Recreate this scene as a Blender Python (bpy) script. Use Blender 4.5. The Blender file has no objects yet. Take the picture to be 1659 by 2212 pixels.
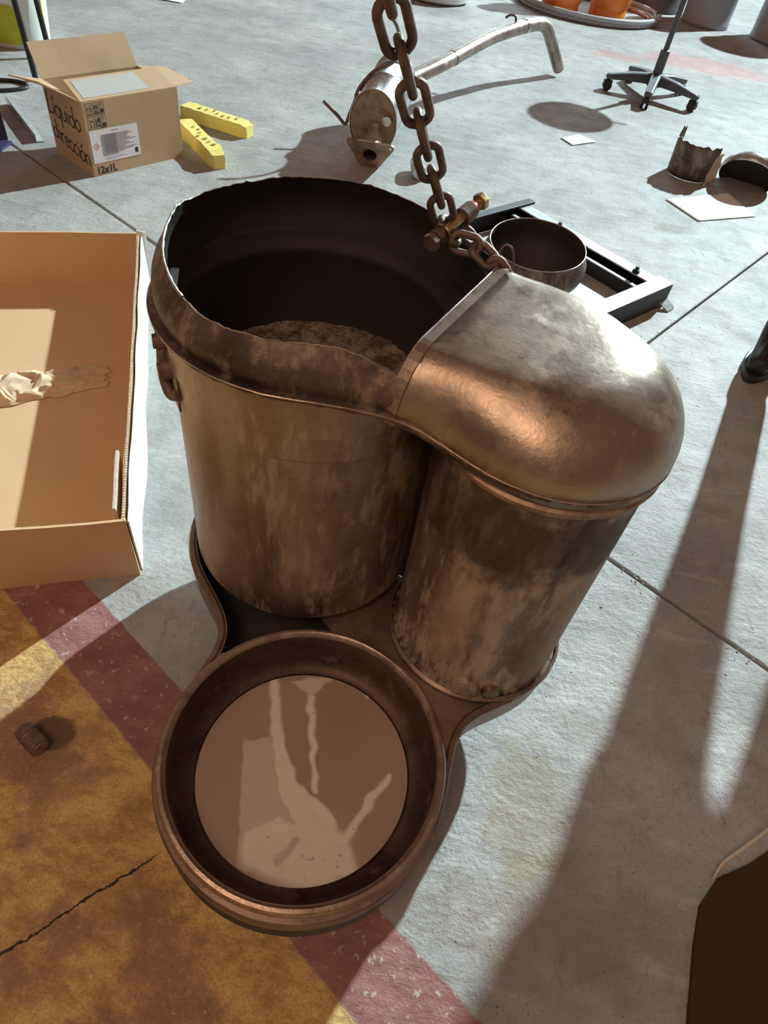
import bpy, bmesh, math, random
import numpy as np
from mathutils import Vector, Matrix, noise
random.seed(7); rng = np.random.RandomState(5)
PI = math.pi
sc = bpy.context.scene
COL = sc.collection

# ------------------------------------------------------------------ camera
H = 1.15
F_PX, PITCH, ROLL = 1440.0, math.radians(47.6), math.radians(10.0)
cam_d = bpy.data.cameras.new('camera'); cam = bpy.data.objects.new('camera', cam_d); COL.objects.link(cam)
fw = Vector((0, math.cos(PITCH), -math.sin(PITCH))); rt = Vector((1, 0, 0)); up = rt.cross(fw)
c_, s_ = math.cos(ROLL), math.sin(ROLL)
r2 = c_ * rt + s_ * up; u2 = -s_ * rt + c_ * up
m3 = Matrix((r2, u2, -fw)).transposed()
cam.matrix_world = Matrix.Translation((0, 0, H)) @ m3.to_4x4()
cam_d.sensor_fit = 'VERTICAL'; cam_d.sensor_height = 24.0
cam_d.lens = F_PX / 2212.0 * 24.0
cam_d.clip_start = 0.02; cam_d.clip_end = 100
sc.camera = cam
# ------------------------------------------------------------------ world, lamps, exposure
W = bpy.data.worlds.new('workshop_air'); sc.world = W; W.use_nodes = True
bg = W.node_tree.nodes['Background']
bg.inputs['Color'].default_value = (1.0, 0.63, 0.45, 1); bg.inputs['Strength'].default_value = 0.21
def lamp(name, kind, loc, energy, color, target=None, size=0.1, falloff=None):
    d = bpy.data.lights.new(name, kind); d.energy = energy; d.color = color
    o = bpy.data.objects.new(name, d); COL.objects.link(o); o.location = loc
    if kind == 'AREA': d.size = size
    else: d.shadow_soft_size = size
    if target is not None:
        o.rotation_euler = (Vector(target) - Vector(loc)).to_track_quat('-Z', 'Y').to_euler()
    if falloff:
        d.use_nodes = True; nt = d.node_tree; em = nt.nodes['Emission']
        lf = nt.nodes.new('ShaderNodeLightFalloff'); lf.inputs['Strength'].default_value = 1.0
        nt.links.new(lf.outputs[falloff], em.inputs['Strength'])
    return o
LAMP = (5.0, 9.6, 5.2)
lamp('work_floodlight', 'POINT', LAMP, 88.0, (0.76, 0.96, 1.0), size=0.09, falloff='Constant')
lamp('back_glint_light', 'AREA', (0.5, 13.5, 3.4), 240.0, (0.72, 0.92, 1.0), target=(0.2, 1.0, 0.3), size=4.0)  # cool light added far behind for glints on the metal
lamp('ceiling_lamp', 'AREA', (-1.0, -1.3, 3.6), 40.0, (1.0, 0.66, 0.44), target=(0, 0.9, 0), size=1.3)
sc.view_settings.view_transform = 'Standard'; sc.view_settings.look = 'None'
sc.view_settings.exposure = 0.0; sc.view_settings.gamma = 1.0; sc.view_settings.use_curve_mapping = False

# ------------------------------------------------------------------ object helpers
LOC = {}
def tag(o, label, cat, group=None, kind=None):
    if label: o['label'] = label
    if cat: o['category'] = cat
    if group: o['group'] = group
    if kind: o['kind'] = kind
    return o
def thing(name, label, cat, loc=(0, 0, 0), group=None):
    o = bpy.data.objects.new(name, None); COL.objects.link(o); o.location = loc
    o.empty_display_size = 0.05
    LOC[o] = Vector(loc); return tag(o, label, cat, group)
def part(name, V, F, mat, parent=None, smooth=True, angle=40, solid=0, bevel=0, label=None, seg=2, off=-1):
    """one mesh object; V in world coordinates, kept relative to its thing's base"""
    base = LOC.get(parent, Vector((0, 0, 0)))
    me = bpy.data.meshes.new(name)
    me.from_pydata([tuple(Vector(v) - base) for v in V], [], F); me.update()
    bm = bmesh.new(); bm.from_mesh(me)
    bmesh.ops.remove_doubles(bm, verts=bm.verts, dist=1e-6)
    bmesh.ops.recalc_face_normals(bm, faces=bm.faces); bm.to_mesh(me); bm.free()
    if smooth:
        me.polygons.foreach_set('use_smooth', [True] * len(me.polygons))
        me.set_sharp_from_angle(angle=math.radians(angle))
    o = bpy.data.objects.new(name, me); COL.objects.link(o)
    if mat: me.materials.append(mat)
    if parent: o.parent = parent
    LOC[o] = base
    if solid:
        m = o.modifiers.new('s', 'SOLIDIFY'); m.thickness = solid; m.offset = off
    if bevel:
        m = o.modifiers.new('b', 'BEVEL'); m.width = bevel; m.segments = seg; m.limit_method = 'ANGLE'
    if label: o['label'] = label
    return o
def join(*ms):
    V, F = [], []
    for v, f in ms:
        n = len(V); V += [tuple(p) for p in v]; F += [tuple(i + n for i in q) for q in f]
    return V, F
def xf(m, M): return [tuple(M @ Vector(v)) for v in m[0]], m[1]
def lathe(prof, c=(0, 0), n=96, z0=0, cap0=False, cap1=False):
    V, F = [], []
    for r, z in prof:
        for k in range(n):
            a = 2 * PI * k / n; V.append((c[0] + r * math.cos(a), c[1] + r * math.sin(a), z0 + z))
    for j in range(len(prof) - 1):
        for k in range(n):
            F.append((j * n + k, j * n + (k + 1) % n, (j + 1) * n + (k + 1) % n, (j + 1) * n + k))
    if cap0: F.append(tuple(range(n))[::-1])
    if cap1: F.append(tuple((len(prof) - 1) * n + k for k in range(n)))
    return V, F
def frame(t, u0=Vector((0, 0, 1))):
    u = u0 - t * u0.dot(t)
    if u.length < 1e-3: u = Vector((1, 0, 0)) - t * t.x
    u.normalize(); return u, t.cross(u)
def tube(P, r, n=12, closed=False, cap=True, start=None):
    P = [Vector(p) for p in P]; R = r if hasattr(r, '__len__') else [r] * len(P)
    V, F = [], []; u = start or None; m = len(P)
    for i, p in enumerate(P):
        a = P[(i - 1) % m] if (closed or i > 0) else p; b = P[(i + 1) % m] if (closed or i < m - 1) else p
        t = (b - a).normalized()
        u, v = frame(t, u) if u is not None else frame(t)
        for k in range(n):
            th = 2 * PI * k / n; V.append(p + R[i] * (math.cos(th) * u + math.sin(th) * v))
    for i in range(m if closed else m - 1):
        for k in range(n):
            j = (i + 1) % m; F.append((i * n + k, i * n + (k + 1) % n, j * n + (k + 1) % n, j * n + k))
    if cap and not closed:
        F.append(tuple(range(n))[::-1]); F.append(tuple((m - 1) * n + k for k in range(n)))
    return V, F
def spline(P, sub=8, closed=False):
    P = [Vector(p) for p in P]; m = len(P); out = []
    for i in range(m if closed else m - 1):
        g = lambda k: P[k % m] if closed else P[max(0, min(m - 1, k))]
        p0, p1, p2, p3 = g(i - 1), g(i), g(i + 1), g(i + 2)
        for s in range(sub):
            t = s / sub
            out.append(0.5 * ((2 * p1) + (p2 - p0) * t + (2 * p0 - 5 * p1 + 4 * p2 - p3) * t * t + (3 * p1 - p0 - 3 * p2 + p3) * t ** 3))
    if not closed: out.append(P[-1])
    return out
def boxm(c, s, M=None):
    x, y, z = s[0] / 2, s[1] / 2, s[2] / 2
    V = [(c[0] + a * x, c[1] + b * y, c[2] + d * z) for a in (-1, 1) for b in (-1, 1) for d in (-1, 1)]
    F = [(0, 1, 3, 2), (4, 6, 7, 5), (0, 4, 5, 1), (2, 3, 7, 6), (0, 2, 6, 4), (1, 5, 7, 3)]
    if M: V = [tuple(M @ Vector(v)) for v in V]
    return V, F
def bar(a, b, w, h, upv=(0, 0, 1)):
    a, b = Vector(a), Vector(b); t = (b - a).normalized(); u, v = frame(t, Vector(upv))
    V = []
    for p in (a, b):
        for i, j in ((-1, -1), (1, -1), (1, 1), (-1, 1)): V.append(p + v * (i * w / 2) + u * (j * h / 2))
    return V, [(0, 3, 2, 1), (4, 5, 6, 7), (0, 1, 5, 4), (1, 2, 6, 5), (2, 3, 7, 6), (3, 0, 4, 7)]
def sheet(q, nx=1, ny=1, fn=None):
    """bilinear quad patch; q = 4 corners"""
    a, b, c, d = [Vector(p) for p in q]; V, F = [], []
    for j in range(ny + 1):
        for i in range(nx + 1):
            s, t = i / nx, j / ny
            p = (a * (1 - s) + b * s) * (1 - t) + (d * (1 - s) + c * s) * t
            V.append(fn(p, s, t) if fn else p)
    for j in range(ny):
        for i in range(nx):
            k = j * (nx + 1) + i; F.append((k, k + 1, k + nx + 2, k + nx + 1))
    return V, F
def prism(poly, z0, z1):
    n = len(poly); V = [(p[0], p[1], z0) for p in poly] + [(p[0], p[1], z1) for p in poly]
    return V, [tuple(range(n))[::-1], tuple(range(n, 2 * n))] + [(k, (k + 1) % n, n + (k + 1) % n, n + k) for k in range(n)]
def to_frame(o, x, y, z): return Matrix.Translation(o) @ Matrix((x, y, z)).transposed().to_4x4()

# ------------------------------------------------------------------ materials
class T:
    def __init__(s, name):
        s.m = bpy.data.materials.new(name); s.m.use_nodes = True; s.t = s.m.node_tree
        s.b = s.t.nodes['Principled BSDF']; s.tc = s.t.nodes.new('ShaderNodeTexCoord')
        s.P = s.tc.outputs['Object']
    def put(s, sock, v):
        if isinstance(v, bpy.types.NodeSocket): s.t.links.new(v, sock)
        elif v is not None: sock.default_value = v
    def math(s, op, a, b=None, c=None, clamp=False):
        n = s.t.nodes.new('ShaderNodeMath'); n.operation = op; n.use_clamp = clamp
        for i, v in enumerate((a, b, c)):
            if v is not None: s.put(n.inputs[i], v)
        return n.outputs[0]
    def noise(s, scale, detail=4, rough=.55, vec=None, dist=0, col=False):
        n = s.t.nodes.new('ShaderNodeTexNoise'); n.inputs['Scale'].default_value = scale
        n.inputs['Detail'].default_value = detail; n.inputs['Roughness'].default_value = rough; n.inputs['Distortion'].default_value = dist
        s.t.links.new(vec or s.P, n.inputs['Vector']); return n.outputs['Color' if col else 'Fac']
    def scale(s, v, rot=(0, 0, 0), loc=(0, 0, 0)):
        n = s.t.nodes.new('ShaderNodeMapping'); n.inputs['Scale'].default_value = v; n.inputs['Rotation'].default_value = rot
        n.inputs['Location'].default_value = loc
        s.t.links.new(s.P, n.inputs['Vector']); return n.outputs[0]
    def ramp(s, fac, a, b):          # smooth 0..1 between a and b
        n = s.t.nodes.new('ShaderNodeMapRange'); n.interpolation_type = 'SMOOTHSTEP'
        s.put(n.inputs['Value'], fac); n.inputs['From Min'].default_value = a; n.inputs['From Max'].default_value = b
        return n.outputs[0]
    def mix(s, fac, a, b, mode='MIX'):
        n = s.t.nodes.new('ShaderNodeMix'); n.data_type = 'RGBA'; n.blend_type = mode
        s.put(n.inputs[0], fac)
        for i, v in ((6, a), (7, b)):
            s.put(n.inputs[i], v if isinstance(v, bpy.types.NodeSocket) else (*v, 1))
        return n.outputs[2]
    def xyz(s, P=None):
        n = s.t.nodes.new('ShaderNodeSeparateXYZ'); s.t.links.new(P or s.P, n.inputs[0]); return n.outputs
    def attr(s, name):
        n = s.t.nodes.new('ShaderNodeAttribute'); n.attribute_name = name; return n.outputs['Fac']
    def bump(s, h, strength=.3, dist=.01):
        n = s.t.nodes.new('ShaderNodeBump'); n.inputs['Strength'].default_value = strength; n.inputs['Distance'].default_value = dist
        s.t.links.new(h, n.inputs['Height']); s.t.links.new(n.outputs[0], s.b.inputs['Normal'])
    def done(s, color=None, rough=None, metal=None, spec=None):
        if color is not None: s.put(s.b.inputs['Base Color'], color if isinstance(color, bpy.types.NodeSocket) else (*color, 1))
        if rough is not None: s.put(s.b.inputs['Roughness'], rough)
        if metal is not None: s.put(s.b.inputs['Metallic'], metal)
        if spec is not None: s.b.inputs['Specular IOR Level'].default_value = spec
        return s.m
def simple(name, col, rough=.5, metal=0, var=.25, scale=30, bump=0, spec=.5):
    t = T(name); n = t.noise(scale, 5)
    c = t.mix(n, [x * (1 - var) for x in col], [min(1, x * (1 + var)) for x in col])
    if bump: t.bump(t.noise(scale * 3, 4), bump, .003)
    return t.done(c, t.math('MULTIPLY_ADD', n, .2, rough - .1), metal, spec)

def concrete(name, paint=True):
    t = T(name); x, y, z = t.xyz()
    n1 = t.noise(1.6, 6, .6); n2 = t.noise(9, 6, .65); n3 = t.noise(70, 4, .6)
    st = t.noise(6, 5, .65, t.scale((1, 3.5, 1), (0, 0, .45)))
    c = t.mix(t.ramp(n1, .3, .7), (.30, .30, .295), (.47, .47, .455))
    c = t.mix(t.math('MULTIPLY', t.ramp(n2, .40, .72), .55), c, (.22, .21, .20))
    c = t.mix(t.math('MULTIPLY', t.ramp(st, .52, .74), .55), c, (.57, .565, .55))
    st2 = t.noise(11, 7, .72, t.scale((3.2, .9, 1), (0, 0, .35)))
    c = t.mix(t.math('MULTIPLY', t.ramp(st2, .55, .70), .6), c, (.20, .19, .18))
    c = t.mix(t.math('MULTIPLY', t.ramp(n3, .52, .72), .3), c, (.18, .17, .16)); n4 = t.noise(240, 3, .6); c = t.mix(t.math('MULTIPLY', t.ramp(n4, .45, .65), .22), c, (.16, .155, .15))
    spk = t.noise(180, 2, .5)
    c = t.mix(t.math('MULTIPLY', t.ramp(spk, .66, .73), .7), c, (.08, .075, .07))
    lc = t.noise(2.6, 5, .6, t.scale((1, 1, 1), (0, 0, 1.1), (4, 2, 0))); c = t.mix(t.math('MULTIPLY', t.ramp(lc, .55, .75), .45), c, (.34, .30, .27))
    # oil stains, each with its own blotchy edge
    for (ox, oy, rx, ry, col, k) in ((.36, .26, .16, .09, (.22, .17, .12), .45), (.33, .42, .08, .13, (.27, .23, .13), .5), (1.0, 2.95, .12, .05, (.22, .2, .17), .7),
                                     (1.75, 5.9, .55, .28, (.50, .20, .20), .5), (1.05, 5.75, .2, .12, (.42, .18, .16), .6), (-1.6, 2.5, .35, .3, (.24, .23, .22), .5), (-1.7, 4.2, .5, .7, (.3, .26, .26), .4)):
        dx = t.math('DIVIDE', t.math('SUBTRACT', x, ox), rx); dy = t.math('DIVIDE', t.math('SUBTRACT', y, oy), ry)
        d = t.math('SQRT', t.math('ADD', t.math('MULTIPLY', dx, dx), t.math('MULTIPLY', dy, dy)))
        d = t.math('ADD', d, t.math('MULTIPLY_ADD', t.noise(7 / max(rx, .1) * .3, 5, .7), 2.2, -1.1))
        c = t.mix(t.math('MULTIPLY', t.ramp(d, 1.15, .55), k), c, col)
    if paint:
        # painted bay: red border band between two straight edges, yellow on the far left of it
        nx, ny = .584, .812                       # across the band
        w = t.math('MULTIPLY_ADD', t.noise(40, 4, .6), .012, -.006)
        q = t.math('ADD', t.math('ADD', t.math('MULTIPLY', x, nx), t.math('MULTIPLY', y, ny)), w)
        yel = t.ramp(q, .137, .131)
        red = t.math('MULTIPLY', t.ramp(q, .256, .252), t.ramp(q, .131, .137))
        pn = t.noise(14, 7, .68, t.scale((1, 1.8, 1), (0, 0, .5))); pw = t.noise(4.5, 6, .62)
        yc = t.mix(t.ramp(pn, .38, .62), (.42, .26, .105), (.72, .50, .19))
        yc = t.mix(t.ramp(pw, .50, .62), yc, (.36, .215, .145))
        yc = t.mix(t.math('MULTIPLY', t.ramp(n2, .45, .7), .5), yc, (.25, .15, .07))
        yc = t.mix(t.math('MULTIPLY', t.ramp(n3, .56, .74), .45), yc, (.20, .11, .05))
        yc = t.mix(t.math('MULTIPLY', t.ramp(n4, .42, .68), .45), yc, (.20, .12, .05)); yc = t.mix(t.math('MULTIPLY', t.ramp(t.noise(120, 4, .7), .56, .68), .5), yc, (.72, .52, .24))
        rc = t.mix(t.ramp(pn, .35, .7), (.235, .105, .095), (.34, .17, .15))
        rc = t.mix(t.ramp(n3, .6, .66), rc, (.42, .36, .33))
        flake = t.ramp(t.noise(55, 6, .7), .70, .66)
        c = t.mix(t.math('MULTIPLY', yel, flake), c, yc)
        c = t.mix(t.math('MULTIPLY', red, flake), c, rc)
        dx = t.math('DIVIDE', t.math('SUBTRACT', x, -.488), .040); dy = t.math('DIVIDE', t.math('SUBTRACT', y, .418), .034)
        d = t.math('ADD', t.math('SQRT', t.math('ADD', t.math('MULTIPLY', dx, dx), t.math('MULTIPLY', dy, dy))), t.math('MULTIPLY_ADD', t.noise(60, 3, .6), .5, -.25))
        c = t.mix(t.math('MULTIPLY', t.ramp(d, 1.0, .8), .75), c, (.07, .045, .025))      # dark spot round the fitting
        # hairline crack across the painted bay
        u = t.math('ADD', t.math('MULTIPLY', x, -.689), t.math('MULTIPLY', y, .725)); u = t.math('ADD', u, t.math('MULTIPLY_ADD', t.noise(16, 5, .7), .03, -.015))
        al = t.math('ADD', t.math('MULTIPLY', x, .725), t.math('MULTIPLY', y, .689))
        ck = t.math('MULTIPLY', t.ramp(t.math('ABSOLUTE', t.math('SUBTRACT', u, .365)), .0022, .0010), t.math('MULTIPLY', t.ramp(al, .02, -.02), t.ramp(t.noise(9, 2, .5), .36, .46)))
        c = t.mix(ck, c, (.03, .018, .01))
    h = t.math('ADD', t.math('MULTIPLY', n2, .5), t.math('ADD', t.math('MULTIPLY', n3, .28), t.math('MULTIPLY', st, .35)))
    t.bump(h, .75, .013)
    return t.done(c, t.math('MULTIPLY_ADD', n2, .3, .5), 0, .4)

def steel(name, dark, mid, light, rough=.38, metal=.85, k=1.0, seed=0.0, streak=(1, 1, .35), smear=0.0, hood_shade=None):
    t = T(name)
    v = t.scale(streak, loc=(seed, seed * .7, 0)); n1 = t.noise(7 * k, 6, .62, v, .4); n2 = t.noise(26 * k, 5, .65, v); n3 = t.noise(120, 3, .6)
    c = t.mix(t.ramp(n1, .34, .62), dark, mid)
    c = t.mix(t.math('MULTIPLY', t.ramp(n2, .54, .72), .6), c, light)
    sv = t.scale((3, 3, 60), (.5, .3, .2)); s1 = t.ramp(t.noise(14, 3, .6, sv), .68, .74)
    c = t.mix(t.math('MULTIPLY', s1, .35), c, [min(1, x * 1.4) for x in light])
    c = t.mix(t.math('MULTIPLY', t.ramp(n3, .62, .72), .5), c, [x * .5 for x in dark])
    r = t.math('ADD', t.math('MULTIPLY_ADD', n1, .22, rough - .11), t.math('MULTIPLY', t.ramp(n2, .5, .75), .12))
    mt = metal
    if smear:      # rubbed-on tan dirt, dull, in slanting smears, with fine scratches
        dv = t.scale((1.0, 1.0, .55), (.0, .75, .4), (seed, 0, 0)); a1 = t.noise(4.5, 8, .72, dv, .8); a2 = t.noise(40, 5, .75, t.scale((1, 1, .25), (.2, .8, .3)))
        m = t.math('MULTIPLY', t.ramp(t.math('ADD', a1, t.math('MULTIPLY_ADD', a2, .8, -.40)), .45, .62), smear)
        c = t.mix(m, c, t.mix(a2, (.26, .19, .14), (.68, .56, .44))); r = t.math('ADD', r, t.math('MULTIPLY', m, .25)); mt = t.math('SUBTRACT', metal, t.math('MULTIPLY', m, .75))
        sc_ = t.scale((40, 40, 1.2), (.15, .45, 0)); l1 = t.ramp(t.noise(3.2, 2, .5, sc_), .735, .76); l2 = t.ramp(t.noise(9, 3, .6), .52, .66)
        c = t.mix(t.math('MULTIPLY', t.math('MULTIPLY', l1, l2), .75), c, (.80, .70, .60))
    if hood_shade:       # dark reflection of the hood painted on: blotchy, at a height range of the can
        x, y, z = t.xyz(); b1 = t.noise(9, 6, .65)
        d = t.math('ADD', t.math('DIVIDE', t.math('ABSOLUTE', t.math('SUBTRACT', z, hood_shade[0])), hood_shade[1]), t.math('MULTIPLY_ADD', b1, 2.6, -1.3))
        m = t.math('MULTIPLY', t.ramp(d, 1.05, .45), hood_shade[2]); c = t.mix(m, c, (.055, .042, .036)); r = t.math('ADD', r, t.math('MULTIPLY', m, .15))
    t.bump(t.math('ADD', n2, t.math('MULTIPLY', n3, .4)), .16, .004)
    return t.done(c, r, mt)

M = {}
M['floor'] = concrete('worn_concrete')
M['joint'] = simple('joint_dirt', (.10, .075, .05), .9, 0, .4)
M['can'] = steel('heat_stained_steel', (.27, .215, .175), (.40, .335, .275), (.58, .49, .41), .40, .88, smear=.55)
M['can2'] = steel('heat_stained_steel_b', (.25, .20, .16), (.42, .35, .285), (.62, .53, .43), .36, .9, 1.0, 3.1, smear=.7, hood_shade=(.50, .09, .8))
M['hood'] = steel('hood_steel', (.27, .215, .17), (.37, .30, .24), (.52, .43, .355), .33, 1.0, .7, 5.0, (1, 1, 1), smear=.22)
M['band'] = steel('brown_scale_steel', (.075, .052, .043), (.15, .11, .09), (.38, .30, .25), .5, .75, 1.2, 1.3, (1, 1, 1), smear=.35)
M['pan'] = steel('dark_brown_pressing', (.20, .14, .115), (.31, .235, .195), (.42, .34, .28), .42, .8, 1.0, 8.1, (1, 1, 1))
M['dishwall'] = steel('shaded_brown_wall', (.06, .035, .028), (.13, .085, .068), (.24, .17, .14), .5, .7, 1.0, 8.1, (1, 1, 1))  # shade inside the dish put into the wall's darker brown
M['rim'] = steel('rim_steel', (.30, .22, .18), (.48, .38, .31), (.66, .56, .47), .35, .9, 2.0, 2.2, (1, 1, 1))
M['edge'] = simple('bright_cut_steel', (.72, .70, .66), .3, 1.0, .3, 90)
M['weld'] = steel('copper_weld', (.22, .15, .11), (.42, .30, .22), (.66, .50, .40), .5, .7, 3, 0, (1, 1, 1))
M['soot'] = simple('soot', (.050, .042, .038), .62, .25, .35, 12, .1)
M['ash'] = None
M['rust'] = steel('rusty_iron', (.13, .085, .07), (.22, .15, .125), (.33, .25, .215), .58, .55, 4, 0, (1, 1, 1))
M['brass'] = steel('zinc_gold_bolt', (.32, .20, .10), (.60, .42, .20), (.78, .62, .36), .38, .85, 5, 0, (1, 1, 1))
M['galv'] = steel('galvanised', (.36, .38, .39), (.50, .52, .53), (.66, .68, .69), .5, .3, 3, 0, (1, 1, 1))
M['shadeblack'] = simple('shade_black_steel', (.022, .022, .024), .45, .3, .3)  # black holds the deep shade on the frame's sides
M['alu'] = steel('aluminised_steel', (.42, .42, .42), (.62, .62, .62), (.82, .82, .83), .3, .95, 3, 0, (1, 1, 1))
M['rustface'] = steel('rusty_end_plate', (.24, .15, .10), (.40, .27, .19), (.52, .40, .31), .5, .7, 3, 0, (1, 1, 1))
M['pipe'] = steel('exhaust_pipe', (.27, .21, .18), (.42, .36, .31), (.70, .66, .58), .4, .75, 2, 0, (1, 1, 1))
M['black'] = simple('black_plastic', (.02, .02, .021), .45, 0, .3)
M['greyarm'] = simple('grey_painted_arm', (.10, .11, .115), .45, .2, .3)
M['board'] = simple('kraft_board', (.50, .345, .205), .8, 0, .10, 18, .08)
M['boardin'] = simple('kraft_board_inside', (.64, .43, .25), .75, 0, .08, 10, .05)
M['boardwhite'] = simple('white_board_face', (.78, .78, .72), .75, 0, .08, 12)
M['boardedge'] = simple('board_edge', (.60, .52, .42), .85, 0, .35, 150)
M['kraft'] = simple('crumpled_kraft_paper', (.62, .47, .31), .7, 0, .15, 30, .2)
M['paper'] = simple('white_paper', (.86, .87, .86), .7, 0, .04, 9)
M['greylabel'] = simple('grey_label', (.46, .44, .41), .7, 0, .04, 9)
M['ypaper'] = simple('pale_green_paper', (.78, .84, .70), .7, 0, .1, 20)
M['ink'] = simple('black_ink', (.025, .022, .02), .6)
M['greyink'] = simple('grey_print', (.36, .32, .36), .7)
M['redink'] = simple('red_print', (.55, .10, .12), .6)
M['pinklabel'] = simple('pale_label', (.80, .76, .78), .6, 0, .03)
M['foam'] = simple('yellow_foam', (.80, .66, .20), .9, 0, .12, 40, .3)
M['foamdirt'] = simple('foam_dirt', (.30, .25, .10), .9)
M['orange'] = simple('orange_enamel', (.80, .23, .03), .35, 0, .12, 8)
M['hose'] = simple('grey_hose', (.42, .42, .45), .5, 0, .15)
M['hosered'] = simple('red_hose', (.50, .28, .28), .5, 0, .15)
M['drum'] = simple('grey_drum', (.33, .33, .37), .45, .2, .2, 6)
M['drumdark'] = simple('dark_drum', (.13, .12, .125), .5, .2, .25, 6)
M['white'] = simple('white_plastic', (.72, .75, .74), .45, 0, .08)
M['navy'] = simple('navy_paint', (.045, .045, .12), .4, .2, .3)
M['yellowgreen'] = simple('yellow_green', (.50, .52, .04), .6, 0, .25, 14)
M['lime'] = simple('lime_plastic', (.62, .75, .08), .5)
M['redpaint'] = simple('red_paint', (.45, .03, .025), .5)
M['rag'] = simple('brown_lid', (.28, .2, .17), .7)
M['rubber'] = simple('boot_leather', (.018, .017, .017), .5)
M['cloth'] = simple('dark_work_trousers', (.022, .023, .028), .9, 0, .3, 60)
M['skin'] = simple('skin', (.48, .29, .21), .5, 0, .1)
M['hair'] = simple('hair', (.03, .022, .018), .6)
M['mat'] = simple('dark_brown_board', (.065, .036, .022), .95, 0, .3, 25, spec=.1)
def ash_mat():
    t = T('ash_and_grit'); n = t.noise(38, 7, .75); b = t.noise(120, 4, .7)
    c = t.mix(t.ramp(n, .38, .62), (.12, .085, .06), (.42, .33, .25))
    c = t.mix(t.ramp(b, .58, .66), c, (.07, .05, .035)); t.bump(t.math('ADD', n, b), .8, .012)
    return t.done(c, .9, 0, .2)
M['ash'] = ash_mat()
def dish_mat():
    t = T('dusty_dish_bottom'); d = t.attr('dust'); n = t.noise(60, 6, .7); n1 = t.noise(5, 4, .5)
    c = t.mix(n1, (.40, .295, .235), (.56, .43, .35))
    k = t.math('MULTIPLY', d, t.math('MULTIPLY_ADD', n, .7, .6), clamp=True)
    c = t.mix(k, c, (.80, .74, .68))
    c = t.mix(t.math('MULTIPLY', d, t.math('MULTIPLY', t.ramp(n, .6, .72), .6)), c, (.25, .19, .15))
    t.bump(t.math('MULTIPLY', d, n), .3, .003)
    return t.done(c, t.math('MULTIPLY_ADD', d, .45, .4), t.math('MULTIPLY_ADD', d, -.45, .45))
M['dish'] = dish_mat()

# ------------------------------------------------------------------ the floor: concrete slabs with open joints
dJ = Vector((.8105, -.5857)); P0 = Vector((-.907, 2.067)); dC = Vector((.5857, .8105)); PC = Vector((1.335, 2.794))
nJ = Vector((.5857, .8105))
root = thing('floor', 'worn grey concrete workshop floor with saw cut joints and a yellow and red painted bay', None); root['kind'] = 'structure'
def clip(poly, n, o, keep):     # half plane (p-o).n*keep >= 0
    out = []
    for i, p in enumerate(poly):
        q = poly[(i + 1) % len(poly)]; a = (p - o).dot(n) * keep; b = (q - o).dot(n) * keep
        if a >= 0: out.append(p)
        if a * b < 0: out.append(p + (q - p) * (a / (a - b)))
    return out
WORLD = [Vector(p) for p in ((-14, -10), (14, -10), (14, 20), (-14, 20))]
far = clip(WORLD, nJ, P0 + nJ * .0045, 1); near = clip(WORLD, nJ, P0 - nJ * .0045, -1)
nC = Vector((.8105, -.5857))
slabs = [near, clip(far, nC, PC + nC * .003, 1)]
lf_ = clip(far, nC, PC - nC * .003, -1)
nT = Vector((.794, -.608)); PT = Vector((-.92, 4.56))
slabs += [clip(lf_, nT, PT + nT * .0015, 1), clip(lf_, nT, PT - nT * .0015, -1)]
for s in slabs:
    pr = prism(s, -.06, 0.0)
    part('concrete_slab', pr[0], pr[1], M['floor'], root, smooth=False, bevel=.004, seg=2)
pr = boxm((0, 5, -.045), (28, 30, .06)); part('joint_filler', pr[0], pr[1], M['joint'], root, smooth=False)
# irregular crack lips along the near joint: chipped concrete crumbs
def chips(name, a, b, w, n, mat):
    ms = []
    for k in range(n):
        s = random.random(); p = Vector(a) * (1 - s) + Vector(b) * s + Vector((random.uniform(-w, w), random.uniform(-w, w)))
        r = random.uniform(.0015, .004)
        V = [(p.x + r * math.cos(i * 2 * PI / 5 + k) * random.uniform(.6, 1.2), p.y + r * math.sin(i * 2 * PI / 5 + k) * random.uniform(.6, 1.2), 0.0003) for i in range(5)]
        V.append((p.x, p.y, r * .7)); ms.append((V, [(i, (i + 1) % 5, 5) for i in range(5)] + [(4, 3, 2, 1, 0)]))
    v, f = join(*ms); o = part(name, v, f, mat, root, smooth=False); o['kind'] = 'stuff'
chips('concrete_crumbs', (.55, 1.0), (1.3, .45), .02, 60, M['floor'])
chips('grit', (.2, .2), (1.3, 2.2), .35, 70, M['floor'])

# ------------------------------------------------------------------ exhaust canister assembly
BC, SC_, DC = Vector((-.147, .863)), Vector((.203, .720)), Vector((-.0565, .412))
def smin(a, b, k):
    h = max(k - abs(a - b), 0) / k; return min(a, b) - h * h * k / 4
def contour(fn, c, n=240, rmax=.8):
    out = []
    for i in range(n):
        a = 2 * PI * i / n; d = Vector((math.cos(a), math.sin(a))); lo, hi = 0, rmax
        for _ in range(40):
            m = (lo + hi) / 2
            if fn(c + d * m) < 0: lo = m
            else: hi = m
        out.append(c + d * lo)
    # even spacing
    L = [0]
    for i in range(n): L.append(L[-1] + (out[(i + 1) % n] - out[i]).length)
    res = []; j = 0
    for k in range(n):
        t = L[-1] * k / n
        while L[j + 1] < t: j += 1
        s = (t - L[j]) / (L[j + 1] - L[j]); res.append(out[j].lerp(out[(j + 1) % n], s))
    return res
def normals(P):
    n = len(P); out = []
    for i in range(n):
        t = P[(i + 1) % n] - P[i - 1]; out.append(Vector((-t.y, t.x)).normalized())    # inward for ccw
    return out
can = thing('exhaust_canister', 'big brown heat-stained twin-can exhaust canister cut open, hanging low over the floor on the chain', 'canister', (0, .66, 0))
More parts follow.
